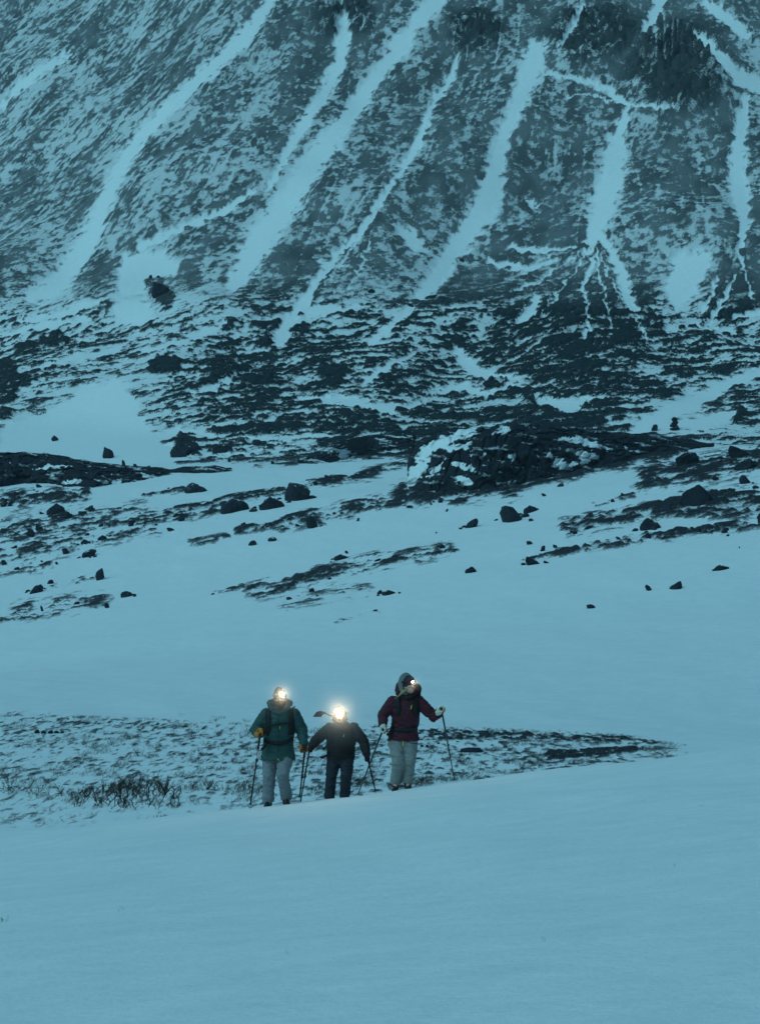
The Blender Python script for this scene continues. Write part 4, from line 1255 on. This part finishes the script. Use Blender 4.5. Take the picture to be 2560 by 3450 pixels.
col.skin('hood', C_GREEN, A, .013, 4, .008, (14, 14, 14), 12)
col = Shape(); col.tube([(-.070, -.205, 1.43), (-.095, -.16, 1.50), (-.09, -.07, 1.535)], [.022, .024, .02], 8); col.tube([(.095, -.205, 1.43), (.13, -.16, 1.50), (.125, -.07, 1.535)], [.022, .024, .02], 8); col.tube([(-.07, -.205, 1.43), (.01, -.222, 1.40), (.095, -.205, 1.43)], [.024, .026, .024], 8)
col.skin('collar', C_GREEN, A, .011, 3)
Shape().tube([(.012, -.245, 1.38), (.008, -.25, 1.2), (.004, -.215, .98), (0, -.19, .74)], [.004] * 4, 5).raw('front_zip', C_BLACK, A)
cord('zip_pull', bA, [(.03, 1.21), (.032, 1.17)], C_LIME, A)
cord('zip_pull', bA, [(.0, .725), (.02, .705)], C_YELLOW, A, .006)
gA = V3((-.257, -.30, 1.115)); tipA = V3((0, 0, 0))
tA1 = hit(842, 2727, 36) - pA; tA2 = hit(1008, 2706, 36) - pA
glove(A, spA['haL'], spA['elL'], V3(spA['haL']) - tA1, C_ORANGE, C_BLACK, 1)
glove(A, spA['haR'], spA['elR'], V3(spA['haR']) - tA2, C_ORANGE, C_BLACK, -1)
trekking_pole('black trekking pole with a bare grey section in the bent arm of the green-jacketed walker', pA + V3(spA['haL']), pA + tA1, .06, .27, True)
trekking_pole('black trekking pole in the lowered hand of the green-jacketed walker', pA + V3(spA['haR']), pA + tA2, .07, .20)
pk = pack('black backpack on the green-jacketed walker', pA + V3((0, .2, .9)), (.02, .17, .28, .17, .12, .30), bA, [], None, None)
for o in list(pk.children): o.location.z -= 0.0
pk.location = pA
pk.children[0].location = (0, .08, .92)
strap_on('shoulder_strap', bA, [(-.150, 1.46), (-.150, 1.36), (-.142, 1.25), (-.150, 1.16), (-.180, 1.08)], .082, C_BLACK, pk, .012, .02)
strap_on('shoulder_strap', bA, [(.185, 1.46), (.190, 1.36), (.205, 1.25), (.200, 1.17), (.185, 1.08)], .082, C_BLACK, pk, .012, .02)
ch = strap_on('chest_strap', bA, [(-.135, 1.225), (.02, 1.245), (.185, 1.262)], .026, C_BLACK, pk, .02, .008, 14)
Shape().box((.035, -.262, 1.245), (.018, .006, .014)).raw('buckle', C_BLACK, ch, False)
strap_on('hip_belt', bA, [(-.215, 1.0), (-.15, .975), (-.05, .955), (.06, .955), (.15, .985), (.222, 1.03)], .055, C_BLACK, pk, .014, .014, 30)
Shape().tube([(-.17, -.19, .955), (-.20, -.22, .91), (-.235, -.20, .875)], [.018, .02, .022], 6).raw('strap_end', C_BLACK, pk)
Shape().tube([(.215, -.06, 1.485), (.245, -.08, 1.50)], [.008, .010], 6).raw('strap_tail', C_BLACK, pk)
headlamp('lit headlamp on the knit hat of the green-jacketed walker', pA, (.060, -.240, 1.688), (.021, -.114), .096, .118, 1.672, C_BLACK, 200, 36.0, (.05, -1, -.10), .026, ('SILVA', math.radians(205), math.radians(248)))

# ------------------------------------------------------------------ walker in black
pB = at_depth(1148, 2714, 46.0); pB.z = float(H(pB.x, pB.y))
dzB = at_depth(1148, 2714, 46.0).z - pB.z
B = empty('person', pB); tag(B, 'person in black jacket and dark trousers leaning forward behind the snow rim, hood up', 'person', 'walkers')
spB = dict(head=(-.020, -.20, 1.565), neck=(.0, -.13, 1.43), nod=-.25,
 torso=[(.0, .03, .80, .250, .170), (.0, .03, .88, .245, .175), (.002, .0, 1.0, .250, .180), (.008, -.05, 1.13, .258, .185), (.012, -.095, 1.25, .255, .175), (.014, -.12, 1.34, .235, .15), (.012, -.135, 1.41, .170, .12), (.005, -.15, 1.47, .105, .10)],
 shL=(-.195, -.09, 1.340), elL=(-.440, -.14, 1.13), haL=(-.535, -.33, 1.00), shR=(.225, -.09, 1.345), elR=(.405, -.08, 1.11), haR=(.470, -.20, .835),
 hipL=(-.115, .03, .82), knL=(-.165, -.13, .52), anL=(-.205, -.02, .06), hipR=(.115, .03, .82), knR=(.098, -.17, .52), anR=(.065, -.03, .08), waist=(.0, .03, .82, .215, .150), sleeve=(.105, .092, .070), leg=(.122, .098, .090, .094))
W, er = head_body(B, spB)
jB = jacket(B, spB, C_DARK, 13); trousers(B, spB, C_NAVY, 15)
bB = bvh_of(jB)
boot(B, (-.205, -.03, -.02), -.1, C_BOOT); boot(B, (.068, -.04, -.01), .1, C_BOOT)
s = Shape(); s.ell((-.020, -.155, 1.575), (.122, .130, .165)); s.ell((-.015, -.12, 1.50), (.135, .12, .11)); hd = s.skin('hood', C_DARK, B, .012, 4, .008, (14, 14, 14), 22)
rim = [V3((-.020 + .098 * math.sin(t), -.262 + .02 * abs(math.sin(t)), 1.565 + .128 * math.cos(t))) for t in np.linspace(-2.6, 2.6, 17)]
Shape().tube(rim, [.019] * 17, 8).raw('hood_rim', C_BLACK, B)
s = Shape(); s.ell((-.02, -.232, 1.555), (.080, .062, .105)); s.ell(W((0, -.11, -.03)), (.014, .02, .02)); s.ell(W((0, -.10, -.085)), (.03, .02, .02)); s.skin('face_cover', C_BLACK, B, .009, 3, .003, (30, 30, 30), 4)  # dark cover added to keep the lamplit face from showing
cord('zip_pull', bB, [(.062, 1.245), (.060, 1.225), (.045, 1.205)], C_LIME, B)
cord('drawcord', bB, [(-.01, 1.395), (-.05, 1.36)], C_LINING, B, .003)
Shape().tube([(.0, -.29, 1.33), (.0, -.27, 1.15), (.0, -.19, .86)], [.004] * 3, 5).raw('front_zip', C_BLACK, B)
tB1 = V3(((1012 - 1148) * .00518, -.45, (2714 - 2712) * .00518 + dzB - .02)); tB2 = V3(((1269 - 1148) * .00518, -.35, (2714 - 2676) * .00518 + dzB - .02))
glove(B, spB['haL'], spB['elL'], V3(spB['haL']) - tB1, C_BLACK, C_DARK, 1)
glove(B, spB['haR'], spB['elR'], V3(spB['haR']) - tB2, C_BLACK, C_DARK, -1)
for o in list(B.children): o.location.z = dzB
trekking_pole('black trekking pole planted by the black-clad walker next to the green walker', pB + V3(spB['haL']) + V3((0, 0, dzB)), pB + tB1, .06, .14)
trekking_pole('black trekking pole crossed behind the maroon walker\'s pole', pB + V3(spB['haR']) + V3((0, 0, dzB)), pB + tB2, .06, .14)
pkB = empty('backpack', pB + V3((0, 0, dzB))); tag(pkB, 'dark backpack on the black-clad walker with a loose flap blowing in the wind', 'backpack', 'backpacks')
s = Shape(); s.ell((.01, .16, 1.12), (.18, .12, .28), pw=.5, n=24, m=14); s.skin('pack_body', C_BLACK, pkB, .016, 4, .008, (9, 9, 9), 6)
strap_on('shoulder_strap', bB, [(-.135, 1.42), (-.150, 1.33), (-.160, 1.22), (-.185, 1.10)], .075, C_BLACK, pkB, .012, .018)
strap_on('shoulder_strap', bB, [(.155, 1.42), (.170, 1.33), (.180, 1.22), (.200, 1.10)], .075, C_BLACK, pkB, .012, .018)
strap_on('hip_belt', bB, [(-.235, .90), (-.12, .885), (0, .88), (.12, .885), (.235, .90)], .05, C_BLACK, pkB, .012, .012, 24)
Shape().tube([(-.22, -.10, .885), (-.29, -.16, .855), (-.335, -.17, .845)], [.022, .02, .024], 6).raw('strap_end', C_BLACK, pkB)
Shape().tube([(-.235, -.06, 1.07), (-.27, -.10, 1.02), (-.30, -.12, .985)], [.012, .012, .016], 6).raw('strap_end', C_BLACK, pkB)
fl = [(1054, 2416), (1060, 2407), (1066, 2399), (1078, 2396), (1092, 2399), (1101, 2404), (1112, 2409), (1126, 2413), (1126, 2416), (1108, 2413), (1098, 2408), (1091, 2407), (1086, 2410), (1083, 2416)]
f2 = [((a - 1148) * .00518, (2714 - b) * .00518) for a, b in fl]
s = Shape(); nf = len(f2)
s.add([V3((x, .02 + .05 * math.sin(x * 16), z)) for x, z in f2] + [V3((x, .032 + .05 * math.sin(x * 16), z)) for x, z in f2], [tuple(range(nf)), tuple(range(2 * nf - 1, nf - 1, -1))] + [(i, (i + 1) % nf, nf + (i + 1) % nf, nf + i) for i in range(nf)])
s.raw('loose_flap', C_BLACK, pkB, False)
headlamp('brightest lit headlamp on the hooded black-clad walker', pB + V3((0, 0, dzB)), (-.022, -.315, 1.620), (-.020, -.165), .124, .134, 1.625, C_BLACK, 300, 72.0, (0, -1, .03), .034)

# ------------------------------------------------------------------ walker in maroon
pC = hit(1347, 2661, 36) - Vector((0, 0, .03))
Cc = empty('person', pC); tag(Cc, 'person in maroon jacket and stone trousers looking aside, one arm out on a pole', 'person', 'walkers')
spC = dict(head=(.148, -.14, 1.640), neck=(.110, -.08, 1.50), nod=-.22, yaw=.50, tilt=.10,
 torso=[(.058, .02, .79, .252, .178), (.055, .02, .88, .232, .165), (.065, .0, 1.0, .205, .155), (.080, -.03, 1.13, .212, .160), (.092, -.05, 1.27, .225, .162), (.096, -.065, 1.38, .215, .145), (.100, -.075, 1.45, .165, .115), (.106, -.085, 1.52, .10, .095)],
 shL=(-.105, -.05, 1.395), elL=(-.265, -.05, 1.19), haL=(-.265, -.20, .965), shR=(.290, -.05, 1.400), elR=(.545, -.08, 1.155), haR=(.640, -.30, 1.290),
 hipL=(-.055, .02, .80), knL=(-.030, -.16, .46), anL=(-.072, .0, .135), hipR=(.155, .02, .80), knR=(.148, -.10, .49), anR=(.125, -.03, .145), waist=(.055, .02, .80, .215, .140), sleeve=(.100, .088, .068), leg=(.124, .096, .086, .084))
W, er = head_body(Cc, spC)
jC = jacket(Cc, spC, C_MAROON, 23); trousers(Cc, spC, C_SAND, 25)
bC = bvh_of(jC)
boot(Cc, (-.072, -.02, .0), -.1, C_BOOT, C_BLUEBOOT); boot(Cc, (.128, -.05, .012), .12, C_BOOT, C_BLUEBOOT)
s = Shape(); s.ell((.137, -.128, 1.70), (.096, .112, .112), (0, .15, .3)); s.ell((.125, -.10, 1.66), (.10, .11, .10)); s.skin('knit_hat', C_PLUM, Cc, .010, 3, .004, (30, 30, 20), 29)
s = Shape(); s.ell((.085, -.060, 1.685), (.118, .105, .172), (0, .12, .25)); s.tube([(.02, -.14, 1.60), (.04, -.17, 1.55), (.09, -.19, 1.52)], [.035, .03, .026], 10); s.skin('hood_lining', C_LINING, Cc, .012, 4, .005, (14, 14, 14), 30)
s = Shape(); s.ell((.060, -.010, 1.620), (.130, .110, .125)); s.tube([(-.03, -.12, 1.53), (-.035, -.03, 1.57), (.05, .06, 1.58), (.17, .05, 1.57), (.235, -.04, 1.55), (.215, -.14, 1.52)], [.042, .052, .06, .06, .052, .042], 12); s.skin('hood', C_MAROON, Cc, .013, 4, .008, (14, 14, 14), 33)
s = Shape(); s.tube([(.03, -.18, 1.49), (.10, -.205, 1.46), (.19, -.20, 1.485)], [.032, .036, .034], 10); s.skin('collar', C_BLACK, Cc, .011, 3)
hair = None
for k in range(7):
    j = k * .006
    h0 = [(.100 - j, -.215, 1.605 - j), (.07 - j, -.235, 1.57), (.035 - j * 1.5, -.235, 1.53 - j), (-.005 - j * 2, -.225, 1.505 - j * 1.5)]
    hh = Shape().tube(h0, [.011, .012, .009, .003], 6).raw('hair_lock', C_HAIR, Cc)
Shape().tube([(.155, -.235, 1.60), (.17, -.245, 1.575), (.15, -.24, 1.545)], [.007, .008, .004], 6).raw('hair_lock', C_HAIR, Cc)
cord('zip_pull', bC, [(.180, 1.345), (.176, 1.32), (.168, 1.29)], C_LIME, Cc, .005)
cord('drawcord', bC, [(.155, 1.545), (.150, 1.49), (.115, 1.45)], C_LINING, Cc, .004)
cord('shoulder_mark', bC, [(-.085, 1.452), (-.045, 1.446)], C_RED, Cc, .006)
Shape().tube([(.048, -.175, .79), (.046, -.18, .72)], [.006, .006], 5).raw('zip_pull', C_YELLOW, Cc)
cordp = Shape().tube([(.175, -.17, .752), (.215, -.165, .752), (.265, -.13, .758)], [.006] * 3, 5).raw('pocket_zip', C_BLACK, Cc)
tC1 = hit(1205, 2679, 36) - pC; tC2 = hit(1530, 2627, 36) - pC
glove(Cc, spC['haL'], spC['elL'], V3(spC['haL']) - tC1, C_WHITE, C_ORANGE, 1)
glove(Cc, spC['haR'], spC['elR'], V3(spC['haR']) - tC2, C_WHITE, C_ORANGE, -1)
trekking_pole('black trekking pole slanting across from the lowered hand of the maroon-jacketed walker', pC + V3(spC['haL']), pC + tC1, .05, .12)
trekking_pole('black trekking pole held out wide at the raised hand of the maroon-jacketed walker', pC + V3(spC['haR']), pC + tC2, .075, .15)
pkC = empty('backpack', pC); tag(pkC, 'black backpack showing above the shoulder of the maroon-jacketed walker', 'backpack', 'backpacks')
s = Shape(); s.ell((.14, .17, 1.25), (.17, .12, .30), pw=.5, n=24, m=14); s.ell((.235, .12, 1.59), (.105, .10, .09), pw=.7); s.ell((.22, .14, 1.48), (.11, .10, .10), pw=.7); s.skin('pack_body', C_BLACK, pkC, .015, 4, .008, (9, 9, 9), 8)
strap_on('shoulder_strap', bC, [(-.035, 1.49), (-.035, 1.40), (-.025, 1.30), (-.055, 1.19)], .085, C_BLACK, pkC, .012, .02)
strap_on('shoulder_strap', bC, [(.245, 1.49), (.250, 1.40), (.255, 1.30), (.262, 1.19)], .095, C_BLACK, pkC, .012, .02)
strap_on('hip_belt', bC, [(-.155, .99), (-.06, .965), (.06, .955), (.16, .965), (.265, 1.0)], .06, C_BLACK, pkC, .012, .012, 24)
Shape().tube([(-.09, -.10, 1.18), (-.115, -.12, 1.12), (-.12, -.12, 1.03), (-.14, -.13, .93)], [.012, .010, .012, .02], 6).raw('side_strap', C_BLACK, pkC)
Shape().tube([(-.14, -.13, .95), (-.165, -.14, .905), (-.19, -.14, .895)], [.022, .02, .024], 6).raw('strap_end', C_BLACK, pkC)
headlamp('small lit headlamp on the plum hat of the maroon-jacketed walker', pC, (.196, -.247, 1.712), (.136, -.125), .108, .122, 1.705, C_BLACK, 150, 9.0, (.45, -.9, -.35), .016)

# mist added to give the headlamps a halo, thinning out to nothing at its edge, lit by the lamps
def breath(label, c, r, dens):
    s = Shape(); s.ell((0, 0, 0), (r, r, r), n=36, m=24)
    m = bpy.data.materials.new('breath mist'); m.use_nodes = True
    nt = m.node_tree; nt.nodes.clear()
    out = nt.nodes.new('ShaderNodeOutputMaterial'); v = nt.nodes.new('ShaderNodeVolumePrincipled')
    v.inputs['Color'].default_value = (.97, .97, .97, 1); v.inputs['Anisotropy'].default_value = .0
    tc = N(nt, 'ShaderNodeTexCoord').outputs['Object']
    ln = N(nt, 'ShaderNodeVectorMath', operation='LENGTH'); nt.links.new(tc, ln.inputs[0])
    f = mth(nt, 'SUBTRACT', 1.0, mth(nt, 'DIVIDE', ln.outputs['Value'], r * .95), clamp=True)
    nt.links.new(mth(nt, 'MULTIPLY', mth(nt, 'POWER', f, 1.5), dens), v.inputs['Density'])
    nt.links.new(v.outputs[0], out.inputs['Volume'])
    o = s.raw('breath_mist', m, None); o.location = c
    tag(o, label, 'mist', 'breath mist added at the headlamps', 'stuff')
breath('thin added breath mist lit warm by the lamp of the green-jacketed walker', pA + V3((.060, -.27, 1.69)), .48, .55)
breath('bright added breath mist lit by the lamp of the hooded black-clad walker', pB + V3((-.022, -.35, 1.61 + dzB)), .74, .60)
breath('faint added breath mist at the lamp of the maroon-jacketed walker', pC + V3((.205, -.27, 1.71)), .22, .45)
# ================================================================== HAZE
def build_haze():
    bm = bmesh.new(); bmesh.ops.create_cube(bm, size=1.0)
    me = bpy.data.meshes.new('haze'); bm.to_mesh(me); bm.free()
    o = bpy.data.objects.new('haze', me); COL.objects.link(o)
    o.scale = (3100, 2400, 387); o.location = (0, 450, 176)
    m = bpy.data.materials.new('cold mist'); m.use_nodes = True
    nt = m.node_tree; nt.nodes.clear()
    out = nt.nodes.new('ShaderNodeOutputMaterial'); v = nt.nodes.new('ShaderNodeVolumePrincipled')
    v.inputs['Color'].default_value = (0.8, 0.92, 1.0, 1); v.inputs['Density'].default_value = 0.00009
    v.inputs['Anisotropy'].default_value = 0.2
    nt.links.new(v.outputs[0], out.inputs['Volume'])
    me.materials.append(m)
    tag(o, kind='stuff')
build_haze()
